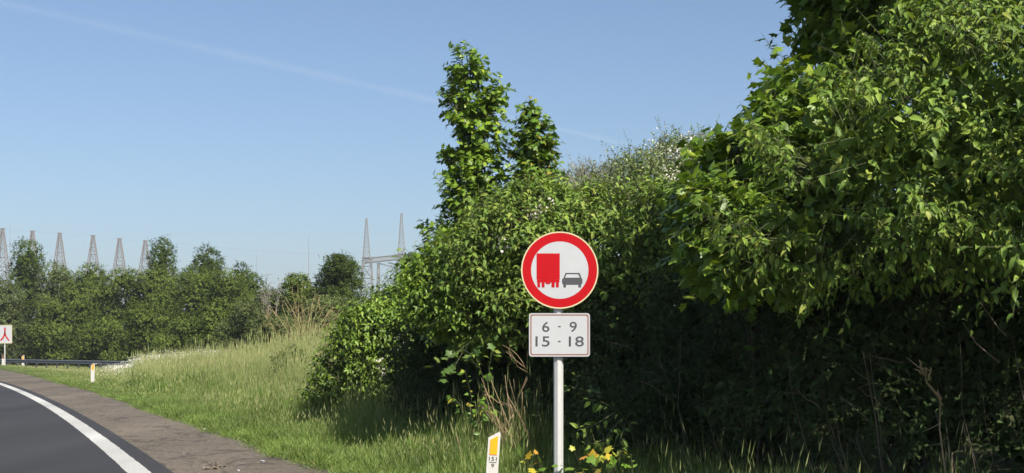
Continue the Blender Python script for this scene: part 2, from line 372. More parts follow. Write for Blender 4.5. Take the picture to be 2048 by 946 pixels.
def trunk(parent, base, ells, r, r0, m='bark', n=8, name='trunk'):
    mb = MB(); base = np.array(base, float); base[2] = float(gz(base[0], base[1])) - .1
    for k, e in enumerate(sorted(ells, key=lambda e: -np.prod(e[1]))[:n]):
        c = e[0] - np.array([0, 0, .15*e[1][2]]); b = base + np.array([*(r.normal(size=2)*r0*1.0), 0])
        mid = b*.5 + c*.5 + np.array([(b[0]-c[0])*.2, (b[1]-c[1])*.2, .1*(c[2]-b[2])]) + r.normal(size=3)*.06*np.linalg.norm(c-b)*.4
        pts = [b*(1-t)**2 + 2*mid*t*(1-t) + c*t*t for t in np.linspace(0, 1, 7)]
        rr = r0*(1 if k == 0 else .62)
        mb.tube(pts, [rr*(1.15-.85*t) for t in np.linspace(0, 1, 7)], 7)
        for q in range(3):
            e2 = c + nrm(r.normal(size=3))*e[1]*.85; p0 = pts[3+q]
            mb.tube([p0, (p0+e2)/2 + np.array([0, 0, .08*np.linalg.norm(e2-p0)]), e2], [rr*.4, rr*.28, rr*.08], 5)
    return mb.build(name, M[m], parent, smooth=True)

STEMK = 0
def plant(name, label, cat_, ells, tpl, m, n_shoot, per, slen, llen, seed, base, r0=.05, n_fill=0, fill_len=None, single=0, group=None, trunk_n=6, shell_kw={}, shoot_kw={}, stem_m='twig', stem_r=.004, extra=None):
    r = np.random.default_rng(seed); b = np.array(base, float); b[2] = float(gz(b[0], b[1]))
    root = tag(empty(name, tuple(b)), label, cat_, group)
    P, N = shell(ells, n_shoot, r, **shell_kw)
    A, st = shoots(P, N, r, per, slen, llen, **shoot_kw)
    if n_fill: A = cat(A, fill(ells, n_fill, r, fill_len or llen*1.3))
    ok = A[0][:, 2] > gz(A[0][:, 0], A[0][:, 1]) + .04; A = tuple(a[ok] for a in A)
    if single: A = split_leaves(A, tpl, m, root, single, r)
    tag(leaf_mesh('crown', tpl, A, m, root), kind='stuff')
    if stem_r: tag(stems_mesh('twigs', st[0]-(st[1]-st[0])*.6, st[1], stem_r*1.4, stem_r*.5, M[stem_m], root), kind='stuff')
    if r0: trunk(root, b, ells, r, r0, n=trunk_n)
    return root

def blossoms(parent, pts, r, n_each, spread, size):
    m = len(pts); P = np.repeat(np.asarray(pts), n_each, 0) + r.normal(size=(m*n_each, 3))*spread
    N = nrm(r.normal(size=P.shape)*.6 + np.array([0, -.6, .6])); D = nrm(r.normal(size=P.shape))
    tag(leaf_mesh('blossom', RH, (P, D, N, size*r.uniform(.6, 1.3, len(P))), M['petal'], parent), kind='stuff')

# ------------------------------------------------------------------ roadside thicket, from right to left
root = plant('dogwood_bush', 'big pale green bush with drooping pointed leaves filling the right edge', 'bush',
    [E(1900,300,290,220,10.9,1.0), E(1730,330,200,170,11.3,.9), E(2090,150,230,210,10.6,1.1), E(1600,440,140,95,11.4,.7), E(2060,410,170,130,10.4,.8),
     E(1860,170,150,120,11.3,.9), E(1850,460,160,80,10.9,.7), E(2250,330,200,260,10.9,1.2), E(2180,-100,260,200,11.2,1.2), E(2350,200,200,300,9.6,1.0), E(2480,560,230,300,10.0,1.0), E(2420,200,220,260,11.4,1.0)],  # lobes beyond the right frame edge added to keep sun off the undergrowth
    OV, M['dogwood'], 3900, 7, .28, .083, 11, (3.9, 13.4, 0), .035, n_fill=6000, fill_len=.12, single=280, shell_kw=dict(freq=3.4, amp=.40, gap=-.08, k0=.86), shoot_kw=dict(droop=.7, lvar=.5), stem_r=.0025)
root = plant('maple_tree', 'sycamore maple with lobed leaves, dark top boughs, left of the drooping bush', 'tree',
    [E(1600,215,55,72,13.2,.8), E(1515,350,66,84,13,.8), E(1720,62,70,50,14.2,.8), E(1650,20,50,30,14.4,.5), E(1830,35,140,80,13.4,.9), E(1780,-120,230,120,13.8,1.3), E(1660,330,140,140,13.6,.9),
     E(1475,450,80,80,12.5,.6), E(1440,345,34,50,13.8,.5), E(1425,420,36,80,14,.6), E(1500,520,100,50,12.4,.6)],
    MP, M['maple'], 2500, 5, .30, .125, 12, (2.9, 15.2, 0), .10, n_fill=3500, fill_len=.14, single=280, shell_kw=dict(freq=3.2, amp=.30, back=.7, gap=-.3), shoot_kw=dict(droop=.25, up=.3, lvar=.4, long=.03), stem_r=.003)
# maple behind the sign: two upright leaders
root = plant('maple_tree', 'taller of two upright leafy maples rising behind the round sign', 'tree',
    [E(935,146,32,32,20,.3), E(920,215,22,44,20,.28), E(985,195,19,30,20,.25), E(956,262,38,52,20,.38), E(908,318,16,24,20,.22), E(950,340,44,58,20,.42), E(950,420,52,65,20,.5), E(890,480,20,28,20,.25), E(960,500,70,50,20,.6)],
    MP, M['maple'], 880, 6, .24, .104, 13, W(960,800,20.4), .07, n_fill=150, fill_len=.10, single=220, group=None, shell_kw=dict(freq=5, amp=.5, inner=.5, k0=.6, gap=-.9), shoot_kw=dict(droop=.3, up=.25, tilt=.16, lvar=.35, long=.0), stem_r=.004)
root = plant('maple_tree', 'shorter upright maple with some yellowing leaves, nearest above the round sign', 'tree',
    [E(1062,225,10,16,19.6,.14), E(1065,282,23,38,19.6,.24), E(1070,345,30,50,19.6,.3), E(1070,410,38,45,19.6,.38), E(1026,420,18,30,19.8,.25)],
    MP, M['maple_yellow'], 520, 6, .22, .098, 14, W(1065,800,20.2), .05, n_fill=220, fill_len=.1, single=150, shell_kw=dict(freq=5, amp=.45, inner=.5, k0=.6), shoot_kw=dict(droop=.3, up=.25, tilt=.16, lvar=.35, long=.0), stem_r=.004)
# hawthorn-like flowering shrubs behind
fl = [E(1350,345,60,50,24,.9), E(1332,298,18,26,24,.3), E(1395,315,35,38,24,.5), E(1280,360,50,46,23.5,.9), E(1370,410,90,50,23,.9), E(1262,335,26,22,23.5,.4), E(1215,400,60,30,23,.7)]
root = plant('flowering_shrub', 'shrub sprinkled with white blossom and bare twigs left of the maple tree', 'shrub', fl, SM, M['blossom_leaf'], 1700, 7, .30, .062, 15, W(1330,760,24.5), .05,
    n_fill=2500, fill_len=.08, shell_kw=dict(freq=3, amp=.28, back=.5), shoot_kw=dict(droop=.1, jit=.7, up=.7, tilt=.6))
r = np.random.default_rng(16); P, N = shell(fl[:3]+fl[4:5], 280, r, amp=.25, freq=3); blossoms(root, P+N*.12, r, 6, .07, .048)
mb = MB()
for k in range(46):
    a = W(r.uniform(1300,1410), r.uniform(330,430), 23.4); b = a + np.array([r.uniform(-.5,.6), r.uniform(-.7,.1), r.uniform(.0,.85)]); c_ = (a+b)/2 + r.normal(size=3)*.08
    mb.tube([a, c_, b], [.012, .008, .003], 4)
a = W(1425,272,23); b = W(1365,272,23); mb.tube([a, (a+b)/2+np.array([0,0,.04]), b], [.012,.008,.004], 4)
mb.build('bare_twigs', M['grey_twig'], root)
root = plant('grey_shrub', 'small-leaved grey green shrub on the skyline right of the upright maples', 'shrub',
    [E(1185,358,38,26,26,.7), E(1140,375,26,22,26,.5), E(1222,368,24,30,26,.5), E(1180,395,70,28,25.6,.8)],
    SM, M['grey_leaf'], 900, 5, .26, .065, 17, W(1185,700,30.5), .05, n_fill=600, fill_len=.09, shell_kw=dict(freq=2.5, amp=.3, gap=-.45), shoot_kw=dict(droop=.1, jit=.7, up=.7, tilt=.6), stem_m='grey_twig')
# dense bush behind the sign
cb = [E(1260,455,150,70,18.2,.9), E(1130,450,120,75,18.6,.9), E(1330,500,110,90,17.4,.8), E(1040,540,130,105,18.2,.9), E(1180,560,150,90,17.9,.8), E(1060,620,110,60,17.8,.6)]
root = plant('dogwood_bush', 'dense leafy green bush directly behind the round sign', 'bush', cb, OV, M['dogwood'], 2500, 6, .26, .098, 18, W(1150,800,19.5), .05,
    n_fill=5000, fill_len=.13, single=260, shell_kw=dict(freq=3.4, amp=.32, back=.35, gap=-.35, k0=.85), shoot_kw=dict(droop=.5, lvar=.45))
r = np.random.default_rng(19)
blossoms(root, np.array([W(u, v, 17.75) for u, v in ((1078,412),(1090,425),(1072,432),(1085,440),(1098,415),(1052,424),(1010,492),(1000,478))]), r, 26, .05, .045)
mb = MB()
for (u0, v0, u1, v1) in ((1225,505,1330,415),(1300,470,1375,430),(1240,520,1290,470),(1330,440,1385,520)):
    a = W(u0, v0, 17.0); b = W(u1, v1, 17.4); mb.tube([a, (a+b)/2+np.array([0,-.05,.05]), b], [.008,.007,.004], 4)
mb.build('bare_twigs', M['twig'], root)
root = plant('maple_bush', 'mixed green bush with lobed leaves between the sign and the rounded bush', 'bush',
    [E(930,540,90,60,19,.8), E(900,600,85,60,18.6,.6), E(960,630,80,60,18.4,.6), E(870,560,50,50,19.6,.6)],
    MP, M['maple'], 800, 5, .26, .10, 20, W(930,800,19.8), .05, n_fill=1500, fill_len=.12, single=150, shell_kw=dict(freq=2.6, amp=.18, back=.35), shoot_kw=dict(droop=.3))
r = np.random.default_rng(21); P, N = shell([E(890,600,90,75,18.3,.6), E(960,620,80,70,18.1,.6)], 420, r)
A, st = shoots(P, N, r, 6, .26, .09, droop=.5)
tag(leaf_mesh('dogwood_sprays', OV, A, M['dogwood_fresh'], root), kind='stuff')
# slope hedge and rounded bush at the left end
root = plant('hedge_bush', 'dark sloping bush crest behind the rounded bush below the gantry', 'bush',
    [E(835,600,60,52,26.8,1.0), E(778,632,48,38,27.2,.9), E(740,665,45,45,27.4,.9), E(850,660,70,80,26.6,.9), E(880,565,36,36,26,.7)],
    OV, M['hedge'], 1300, 6, .28, .10, 22, W(810,800,27.8), .05, n_fill=2500, fill_len=.14, single=0, shell_kw=dict(freq=2, amp=.14), shoot_kw=dict(droop=.4))
root = plant('dogwood_bush', 'rounded bright green bush at the left end of the thicket', 'bush',
    [E(745,690,75,80,24.8,.75), E(700,745,62,60,24.8,.7), E(775,630,45,50,25.2,.6), E(760,760,60,55,24.6,.6), E(660,785,35,30,24.8,.4), E(800,700,30,70,25,.5)],
    OV, M['dogwood_fresh'], 1700, 6, .26, .105, 23, W(740,820,25.4), .05, n_fill=2200, fill_len=.13, single=200, shell_kw=dict(freq=3, amp=.18, gap=-.8), shoot_kw=dict(droop=.5, lvar=.4))
r = np.random.default_rng(24); blossoms(root, np.array([W(u, v, 23.75) for u, v in ((760,722),(764,735),(768,745),(798,672),(802,684))]), r, 12, .035, .045)
# shaded undergrowth below the overhang
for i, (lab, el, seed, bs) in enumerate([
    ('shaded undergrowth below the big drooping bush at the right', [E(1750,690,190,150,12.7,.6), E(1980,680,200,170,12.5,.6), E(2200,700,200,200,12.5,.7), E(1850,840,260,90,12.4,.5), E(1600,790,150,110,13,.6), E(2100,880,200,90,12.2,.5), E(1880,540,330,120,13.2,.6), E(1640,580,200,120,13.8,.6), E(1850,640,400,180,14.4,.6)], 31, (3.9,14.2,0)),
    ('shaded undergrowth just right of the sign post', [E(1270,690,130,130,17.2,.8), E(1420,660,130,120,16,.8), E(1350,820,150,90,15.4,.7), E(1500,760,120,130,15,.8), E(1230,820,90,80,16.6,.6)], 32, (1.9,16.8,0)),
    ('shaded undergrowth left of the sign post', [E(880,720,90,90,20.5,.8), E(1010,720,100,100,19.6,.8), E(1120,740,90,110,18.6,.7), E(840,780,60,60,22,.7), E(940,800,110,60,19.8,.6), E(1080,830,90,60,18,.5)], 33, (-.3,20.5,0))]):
    plant('undergrowth_bush', lab, 'bush', el, OV, M['shaded_leaf'], 2000, 5, .3, .085, seed, bs, .02, n_fill=9000, fill_len=.15, shell_kw=dict(freq=3, amp=.2, back=.15), shoot_kw=dict(droop=.3, jit=.8, tilt=.7), stem_r=.0025)
# belt of trees behind that closes the thicket
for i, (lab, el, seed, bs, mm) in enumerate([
    ('dark leafy tree deep behind the right hand bushes', [E(2000,330,330,300,17.5,1.4), E(1950,750,480,230,17,1.2), E(1720,480,170,130,17.3,1.0)], 34, (5.8,18,0), 'shaded_leaf'),
    ('dark leafy bush deep behind the shaded undergrowth', [E(1450,600,180,230,19.5,1.2), E(1250,640,180,170,21,1.2), E(1000,680,180,150,22.5,1.2)], 35, (2,21.5,0), 'shaded_leaf')]):
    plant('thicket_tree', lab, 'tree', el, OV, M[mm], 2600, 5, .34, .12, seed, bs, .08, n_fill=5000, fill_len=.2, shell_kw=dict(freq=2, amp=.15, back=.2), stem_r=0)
# ------------------------------------------------------------------ single shoots, dry canes
def on_ground(p): p = np.array(p, float); p[2] = float(gz(p[0], p[1])); return p
def sapling(name, label, stems, tpl, m, llen, per, seed, stem_m='twig', srad=.005, droop=.35, tip_m=None):
    r = np.random.default_rng(seed); root = None
    for st in stems:
        pts = [W(*p) for p in st]
        if root is None: root = tag(empty(name, tuple(on_ground(pts[0]))), label, 'plant')
        if len(stems) and st is stems[0]: pts = [on_ground(pts[0])] + pts[1:] if pts[0][2] > on_ground(pts[0])[2] else pts
        t = np.linspace(0, 1, 12); c = np.linspace(0, 1, len(pts)); fine = np.stack([np.interp(t, c, np.array(pts)[:, k]) for k in range(3)], 1)
        fine[1:-1] = (fine[:-2] + fine[1:-1] + fine[2:])/3
        mb = MB(); mb.tube(list(fine), list(np.linspace(srad, srad*.35, 12)), 5); mb.build('stem', M[stem_m], root, smooth=True)
        tt = np.linspace(.22, 1, per); P = np.stack([np.interp(tt, t, fine[:, k]) for k in range(3)], 1)
        d = nrm(np.gradient(P, axis=0)); a = nrm(np.cross(d, r.normal(size=P.shape)))
        D = nrm(a + d*.4 + np.array([0, -.25, -droop]) + r.normal(size=P.shape)*.2); N = nrm(np.array([0, -.45, .8]) + r.normal(size=P.shape)*.35)
        L = llen*r.uniform(.55, 1.25, per)
        P2 = P + D*(.25*llen)
        split_leaves((P2, D, N, L), tpl, m, root, per, r)
    return root
sapling('maple_sapling', 'spray of large lobed leaves hanging out left of the sign panel', [[(985,840,17.2),(965,730,17),(905,715,16.8)],[(965,730,17),(925,695,16.8),(870,730,16.7)],[(940,712,16.9),(960,690,16.7),(985,680,16.6)],[(925,705,16.8),(905,740,16.6),(885,755,16.5)]], MP, M['hedge'], .12, 8, 41)  # half-shade on this spray put into the darker hedge leaf colour
sapling('bramble', 'leafy young bramble in front of the dry canes left of the sign', [[(940,880,15.5),(945,800,15.5),(930,740,15.4)],[(945,830,15.5),(970,780,15.3),(985,700,15.3)],[(935,860,15.4),(920,810,15.3),(905,790,15.3)],[(950,860,15.4),(965,830,15.2),(985,815,15.2)],[(940,850,15.3),(950,815,15.2),(960,800,15.2)]], SM, M['maple_yellow'], .085, 15, 42)
sapling('rose_shoot', 'small rose shoot with round leaves just right of the sign post', [[(1150,860,14.2),(1160,790,14.2),(1150,745,14.2)],[(1155,800,14.2),(1175,770,14.1),(1196,738,14.1)],[(1155,790,14.2),(1140,770,14.1),(1130,780,14.1)],[(1160,790,14.1),(1180,775,14),(1190,790,14)]], SM, M['hedge'], .07, 14, 43)
sapling('arching_bramble', 'arching bramble with fresh leaves low to the right of the post', [[(1290,960,13.4),(1260,840,13.2),(1210,805,13.0),(1180,800,12.9)],[(1240,840,13.1),(1215,870,12.9),(1205,900,12.8)],[(1230,825,13.1),(1190,850,12.9),(1155,860,12.8)],[(1250,850,13.1),(1240,880,12.9),(1245,910,12.8)],[(1225,870,13),(1195,885,12.8),(1170,890,12.8)]], OV, M['dogwood'], .085, 13, 44, srad=.007)
sapling('maple_seedling', 'low maple seedling with two bright yellow leaves left of the post foot', [[(1062,990,12.1),(1066,930,12.1),(1076,912,12.05)],[(1064,940,12.1),(1056,925,12.05),(1052,922,12)]], MP, M['yellow_leaf'], .085, 3, 45)
sapling('maple_seedling', 'low maple seedling with many yellow and orange leaves right of the post', [[(1165,1000,12.2),(1160,930,12.2),(1150,905,12.1)],[(1180,990,12.2),(1200,920,12.2),(1215,890,12.1)],[(1170,980,12.2),(1180,935,12.1),(1190,915,12)],[(1190,990,12.3),(1230,930,12.3),(1245,900,12.3)]], MP, M['yellow_leaf'], .095, 4, 46)
sapling('maple_seedling', 'low green seedling under the yellow leaves beside the post foot', [[(1130,1000,12.0),(1135,935,12),(1120,930,11.9)],[(1200,1000,12.0),(1190,945,12),(1180,930,11.9)],[(1230,1000,12.0),(1225,940,12),(1240,925,11.9)],[(1065,1000,12.3),(1070,945,12.3),(1085,930,12.3)]], MP, M['maple_yellow'], .095, 5, 47)
sapling('nettle_shoot', 'pale pointed shoot standing in the grass right of the seedlings', [[(1264,1000,11.8),(1264,930,11.8),(1262,912,11.8)]], SM, M['dogwood'], .075, 7, 48)
sapling('dogwood_sprig', 'small sunlit sprig hanging in the dark shade at far right', [[(1990,520,12.2),(1985,570,11.8),(1980,600,11.7)],[(1988,560,11.9),(2000,585,11.6),(1990,605,11.6)]], OV, M['dogwood_fresh'], .085, 6, 49)
sapling('maple_sprig', 'dim lobed leaves hanging in the shade right of the round sign', [[(1520,540,12.9),(1500,590,12.6),(1470,605,12.6)],[(1510,560,12.8),(1530,590,12.6),(1490,620,12.6)]], MP, M['maple'], .12, 6, 50)
sapling('hazel_sprig', 'few round pale leaves catching sun right of the hours panel', [[(1225,700,16.2),(1232,650,16),(1237,622,15.9)],[(1230,670,16),(1215,640,15.9),(1205,630,15.9)]], SM, M['dogwood'], .12, 5, 51)

def canes(name, label, specs, seed, m, rad=.008, cat_='dry canes'):
    """specs: list of (u0,v0,u1,v1,d0,d1) cane foot and tip"""
    r = np.random.default_rng(seed); a0 = W(*[specs[0][k] for k in (0, 1, 4)])
    root = tag(empty(name, tuple(on_ground(a0))), label, cat_)
    for (u0, v0, u1, v1, d0, d1) in specs:
        a = W(u0, v0, d0); b = W(u1, v1, d1); a = on_ground(a) if a[2] < gz(a[0], a[1])+.5 else a
        mid = (a+b)/2 + r.normal(size=3)*.05*np.linalg.norm(b-a); rr = rad*r.uniform(.6, 1.3)
        mb = MB(); mb.tube([a, mid*.5+a*.5+r.normal(size=3)*.01, mid, mid*.5+b*.5+r.normal(size=3)*.01, b], [rr, rr*.95, rr*.85, rr*.7, rr*.4], 5)
        if r.random() < .4:
            q = mid*.4+b*.6; e = q + nrm(r.normal(size=3)+np.array([-.3,-.3,.5]))*.22; mb.tube([q, (q+e)/2+r.normal(size=3)*.015, e], [rr*.6, rr*.5, rr*.25], 4)
        mb.build('cane', M[m], root, smooth=True)
    return root
r = np.random.default_rng(60)
sp = [(r.uniform(1010,1080), 880, r.uniform(960,1060), r.uniform(750,860), 16.4+r.uniform(-.3,.3), 16.1+r.uniform(-.4,.3)) for _ in range(22)]
sp += [(1052,740,1005,690,16.2,15.9), (1050,735,1012,703,16.1,15.9), (1055,745,1018,700,16.3,16.0), (1008,810,966,790,15.6,15.4), (945,870,912,865,15.2,15.1)]
canes('cane_clump', 'clump of broken sunlit tan canes left of the sign post', sp, 61, 'cane', .005)
sp = [(1905,905,1880,800,11.4,11.3), (1880,800,1850,750,11.3,11.2), (1850,750,1828,738,11.2,11.15), (1848,748,1838,720,11.2,11.15), (1852,752,1850,735,11.2,11.1), (1856,760,1862,735,11.2,11.1), (1884,810,1876,780,11.3,11.2), (1915,950,1905,905,11.4,11.4)]
canes('dead_branch', 'branched dead tan stalk standing alone in the shade at right', sp, 62, 'cane', .011, 'dead branch')
k = 0
for (uc, wd, vt, d, lab) in ((1960,80,640,11.7,'thin dry stalks in the shade near the right edge'), (1740,70,690,11.9,'thin dry stalks in the shade left of the branched dead stalk'),
                             (1640,60,700,12.3,'thin dry stalks in the shade below the maple boughs'), (1430,90,600,14.6,'grey tangled dry stalks in the dark gap right of the sign'), (1330,60,700,14.8,'few dry stalks leaning in the shade right of the post')):
    sp = []
    for _ in range(6):
        u = uc + r.normal()*wd*.6; sp.append((u + r.uniform(0, 50), 960, u - r.uniform(0, 45), vt + r.uniform(0, 210), d + r.uniform(-.3, .3), d + r.uniform(-.4, .2)))
    for _ in range(3):
        u = uc + r.normal()*wd; v = r.uniform(vt-40, vt+150); sp.append((u+r.uniform(20,60), v+r.uniform(-10,50), u-r.uniform(20,50), v-r.uniform(0,40), d-.3, d-.5))
    canes('dry_stalks', lab, sp, 70+k, 'cane_grey', .0045); k += 1

# ------------------------------------------------------------------ grass
def tuft(name, seed, n, rad, h, wdt, mats, seeds=0, lean=.35):
    r = np.random.default_rng(seed); V = []; T = []; MI = []; b = 0
    for i in range(n):
        a = r.uniform(0, 6.28); q = rad*math.sqrt(r.random()); p = np.array([q*math.cos(a), q*math.sin(a), -.02]); hh = h*r.uniform(.5, 1.15)
        la = r.uniform(0, 6.28); l = np.array([math.cos(la), math.sin(la), 0])*lean*r.uniform(.15, 1.1); s = np.array([-math.sin(la+r.normal()), math.cos(la+r.normal()), 0])*wdt
        is_seed = i < seeds
        if is_seed: hh *= 1.35; s *= .6; l *= .5
        pts = [p + l*hh*t*t + np.array([0, 0, hh*(t - .12*t*t*np.linalg.norm(l)*2)]) for t in (0, .4, .75, 1)]
        V += [pts[0]-s, pts[0]+s, pts[1]-s*.85, pts[1]+s*.85, pts[2]-s*.6, pts[2]+s*.6, pts[3]]
        T += [(b, b+1, b+3), (b, b+3, b+2), (b+2, b+3, b+5), (b+2, b+5, b+4), (b+4, b+5, b+6)]; MI += [0]*5; b += 7
        if is_seed:
            e = pts[3]; hl = hh*.17; dr = nrm(pts[3]-pts[2])
            for w_ in (np.array([1, 0, 0]), np.array([0, 1, 0])):
                ww = w_*wdt*1.5; V += [e-dr*hl*.5, e-ww, e+ww, e+dr*hl]; T += [(b, b+2, b+1), (b+1, b+2, b+3)]; MI += [1]*2; b += 4
    return mesh_np(name, V, T, mats, mi=MI, link=False)
gcol = bpy.data.collections.new('grass_sources')
kinds = [('a_lush', 24, .10, .40, .0042, ['grass', 'seed'], 0), ('b_lush', 24, .10, .36, .004, ['grass', 'seed'], 2), ('c_mixed', 22, .11, .42, .003, ['grass', 'seed'], 3),
         ('d_pale', 22, .12, .44, .003, ['grass_pale', 'seed'], 4), ('e_pale', 22, .12, .42, .003, ['grass_pale', 'seed'], 6),
         ('f_far', 34, .30, .42, .009, ['grass', 'seed'], 3), ('g_far', 34, .30, .44, .008, ['grass_pale', 'seed'], 6)]
for i, (nm, n, rad, h, wd, ms, sd) in enumerate(kinds):
    gcol.objects.link(tuft(nm, 80+i, n, rad, h, wd, [M[x] for x in ms], sd))
def scatter(name, P, rot, scl, idx, col):
    me = bpy.data.meshes.new(name); me.vertices.add(len(P)); me.vertices.foreach_set('co', np.asarray(P, np.float32).ravel())
    a = me.attributes.new('rot', 'FLOAT_VECTOR', 'POINT'); a.data.foreach_set('vector', np.asarray(rot, np.float32).ravel())
    a = me.attributes.new('scl', 'FLOAT_VECTOR', 'POINT'); a.data.foreach_set('vector', np.asarray(scl, np.float32).ravel())
    a = me.attributes.new('pick', 'INT', 'POINT'); a.data.foreach_set('value', np.asarray(idx, np.int32))
    o = bpy.data.objects.new(name, me); COL.objects.link(o)
    g = bpy.data.node_groups.new(name, 'GeometryNodeTree'); g.interface.new_socket('Geometry', in_out='INPUT', socket_type='NodeSocketGeometry'); g.interface.new_socket('Geometry', in_out='OUTPUT', socket_type='NodeSocketGeometry')
    gi = g.nodes.new('NodeGroupInput'); go = g.nodes.new('NodeGroupOutput'); ip = g.nodes.new('GeometryNodeInstanceOnPoints'); ci = g.nodes.new('GeometryNodeCollectionInfo')
    ci.inputs[0].default_value = col; ci.inputs['Separate Children'].default_value = True; ci.inputs['Reset Children'].default_value = True
    def na(nm, t):
        n = g.nodes.new('GeometryNodeInputNamedAttribute'); n.data_type = t; n.inputs[0].default_value = nm; return n.outputs[0]
    L = g.links.new
    L(gi.outputs[0], ip.inputs['Points']); L(ci.outputs[0], ip.inputs['Instance']); ip.inputs['Pick Instance'].default_value = True
    L(na('pick', 'INT'), ip.inputs['Instance Index']); L(na('rot', 'FLOAT_VECTOR'), ip.inputs['Rotation']); L(na('scl', 'FLOAT_VECTOR'), ip.inputs['Scale']); L(ip.outputs[0], go.inputs[0])
    md = o.modifiers.new('scatter', 'NODES'); md.node_group = g
    return o
r = np.random.default_rng(90)
def grass_zone(y0, y1, s0, s1, n, far):
    y = r.uniform(y0, y1, n); s = r.uniform(s0, s1, n); x = edge(y) + s/.93
    u = CU + x/np.maximum(y, 1)*F; ok = (u > -350) & (u < 2500); x, y, s = x[ok], y[ok], s[ok]; n = len(x)
    z = gz(x, y)
    hgt = np.interp(s, [0, .3, 1.2, 2.4, 5], [.25, .38, .7, 1.25, 1.35]) * (1 + .3*np.sin(x*1.3+1)*np.sin(y*.8) + .15*np.sin(x*3.1+y*2.3)) * r.uniform(.6, 1.35, n) * np.interp(y, [62, 80], [1, .3]) * np.where((s < 1.7) & (y > 35), .5, 1) * np.where((y < 17) & (x > .2), np.clip(.75 - .12*(x-.2), .4, 1) * r.choice([.55, .8, 1.5], n, p=[.5, .4, .1]), 1) * np.where((y < 12.5) & (x > -.15) & (x < 1.3), .5, 1) * np.where((y > 42) & (CU + x/np.maximum(y, 1)*F < 275), .5, 1)
    pale = np.clip(np.interp(s, [.5, 3, 7], [.05, .32, .7]) + .25*np.sin(x*.7+y*.31) + np.interp(y, [14, 40, 60], [-.15, .1, .25]), 0, 1)
    p = r.random(n) < pale
    if far: k = np.where(p, 6, 5)
    else: k = np.where(p, r.choice([2, 3, 4], n, p=[.3, .4, .3]), r.choice([0, 1, 2], n, p=[.5, .35, .15]))
    k = np.where((s < .7) & (not far), 0, k)
    w_ = r.uniform(.85, 1.2, n)
    return np.stack([x, y, z], 1), np.stack([r.normal(size=n)*.08, r.normal(size=n)*.08, r.uniform(0, 6.28, n)], 1), np.stack([w_, w_, hgt], 1), k
zones = [grass_zone(8, 20, .0, 3.4, 3600, False), grass_zone(20, 34, .0, 6.5, 7500, False), grass_zone(34, 62, 0, 9.5, 9000, False), grass_zone(40, 70, 0, 12, 4200, True), grass_zone(60, 125, 0, 24, 12000, True),
         grass_zone(8, 60, -.12, .25, 2600, False)]
n = 150; x = 1.2 + 2.6*r.random(n)**1.1; y = r.uniform(10.5, 11.8, n); ok = np.sin(x*7.3)*np.sin(x*3.1+y*2) > -.25; x, y = x[ok], y[ok]; n = len(x); w_ = r.uniform(.8, 1.1, n)
zones.append((np.stack([x, y, gz(x, y)], 1), np.stack([r.normal(size=n)*.1, r.normal(size=n)*.1, r.uniform(0, 6.28, n)], 1), np.stack([w_, w_, r.uniform(.6, 1.25, n)], 1), r.choice([0, 0, 1, 2], n)))
Z = [np.concatenate([z[i] for z in zones]) for i in range(4)]
tag(scatter('grass', *Z, gcol), 'tall green and straw coloured grass on the verge and bank', 'grass', kind='stuff')

# cow parsley on the far end of the bank
r = np.random.default_rng(91); n = 1500
t = r.random(n); u = 205 + 240*t**.75 + r.normal(size=n)*12; d = r.uniform(56, 92, n)
vv = np.interp(u, [190, 245, 270, 300, 420, 460], [747, 738, 724, 718, 710, 708]) + r.normal(size=n)*6
x = (u-CU)/F*d; g0 = gz(x, d); top = np.maximum(g0+.35, np.minimum(g0+1.3, CH+(HV-vv)/F*d))
P = np.stack([x, d, top], 1)
root = tag(empty('cow_parsley', (float(x.mean()), float(d.mean()), float(g0.mean()))), 'drift of white flowering cow parsley at the end of the guard rail', 'wildflowers', kind='stuff')
tag(stems_mesh('stems', np.stack([x, d, g0], 1), P, .006, .004, M['grass'], root), kind='stuff')
PP = np.repeat(P, 9, 0) + r.normal(size=(n*9, 3))*np.array([.10, .10, .025]); NN = nrm(np.array([0, -.35, 1]) + r.normal(size=PP.shape)*.25)
tag(leaf_mesh('flower_heads', RH, (PP, nrm(r.normal(size=PP.shape)), NN, r.uniform(.022, .048, len(PP))), M['petal'], root), kind='stuff')
# a darker weed clump on the bank
plant('weed_clump', 'small dark weed clump in the tall grass of the bank', 'plant', [E(562,735,18,24,36,.25), E(590,715,26,20,38,.3)], SM, M['far_dark'], 260, 5, .16, .06, 92, on_ground(W(565,760,36.3)), 0, n_fill=150, shell_kw=dict(freq=4, amp=.25), shoot_kw=dict(droop=.2, jit=.7))
# gravel and litter on the shoulder
r = np.random.default_rng(93)
for (u, v, k_) in ((428,861,5),(436,863,6),(443,865,4),(415,858,3),(452,866,3),(372,905,1),(487,938,1),(520,925,1)):
    for _ in range(k_):
        uu, v2 = u + r.normal()*7, v + r.normal()*2.0; d = 1.51*F/(v2-HV); p = W(uu, v2, d); s = r.uniform(.015, .04)
        mb = MB(); q = nrm(r.normal(size=(7, 3)))*s*np.array([1, 1, .55]); 
        import bmesh
        bm = bmesh.new(); [bm.verts.new(tuple(p*np.array([1, 1, 0]) + np.array([0, 0, -.012+s*.4]) + a)) for a in q]; bmesh.ops.convex_hull(bm, input=bm.verts)
        me = bpy.data.meshes.new('pebble'); bm.to_mesh(me); bm.free(); me.materials.append(M['sign_white']); o = bpy.data.objects.new('pebble', me); COL.objects.link(o)
        tag(o, 'pale pebble scattered at the grass edge of the shoulder', 'pebble', 'pale pebbles on the shoulder edge')
p = W(426, 938, 1.51*F/(938-HV)); r = np.random.default_rng(94); n = 26
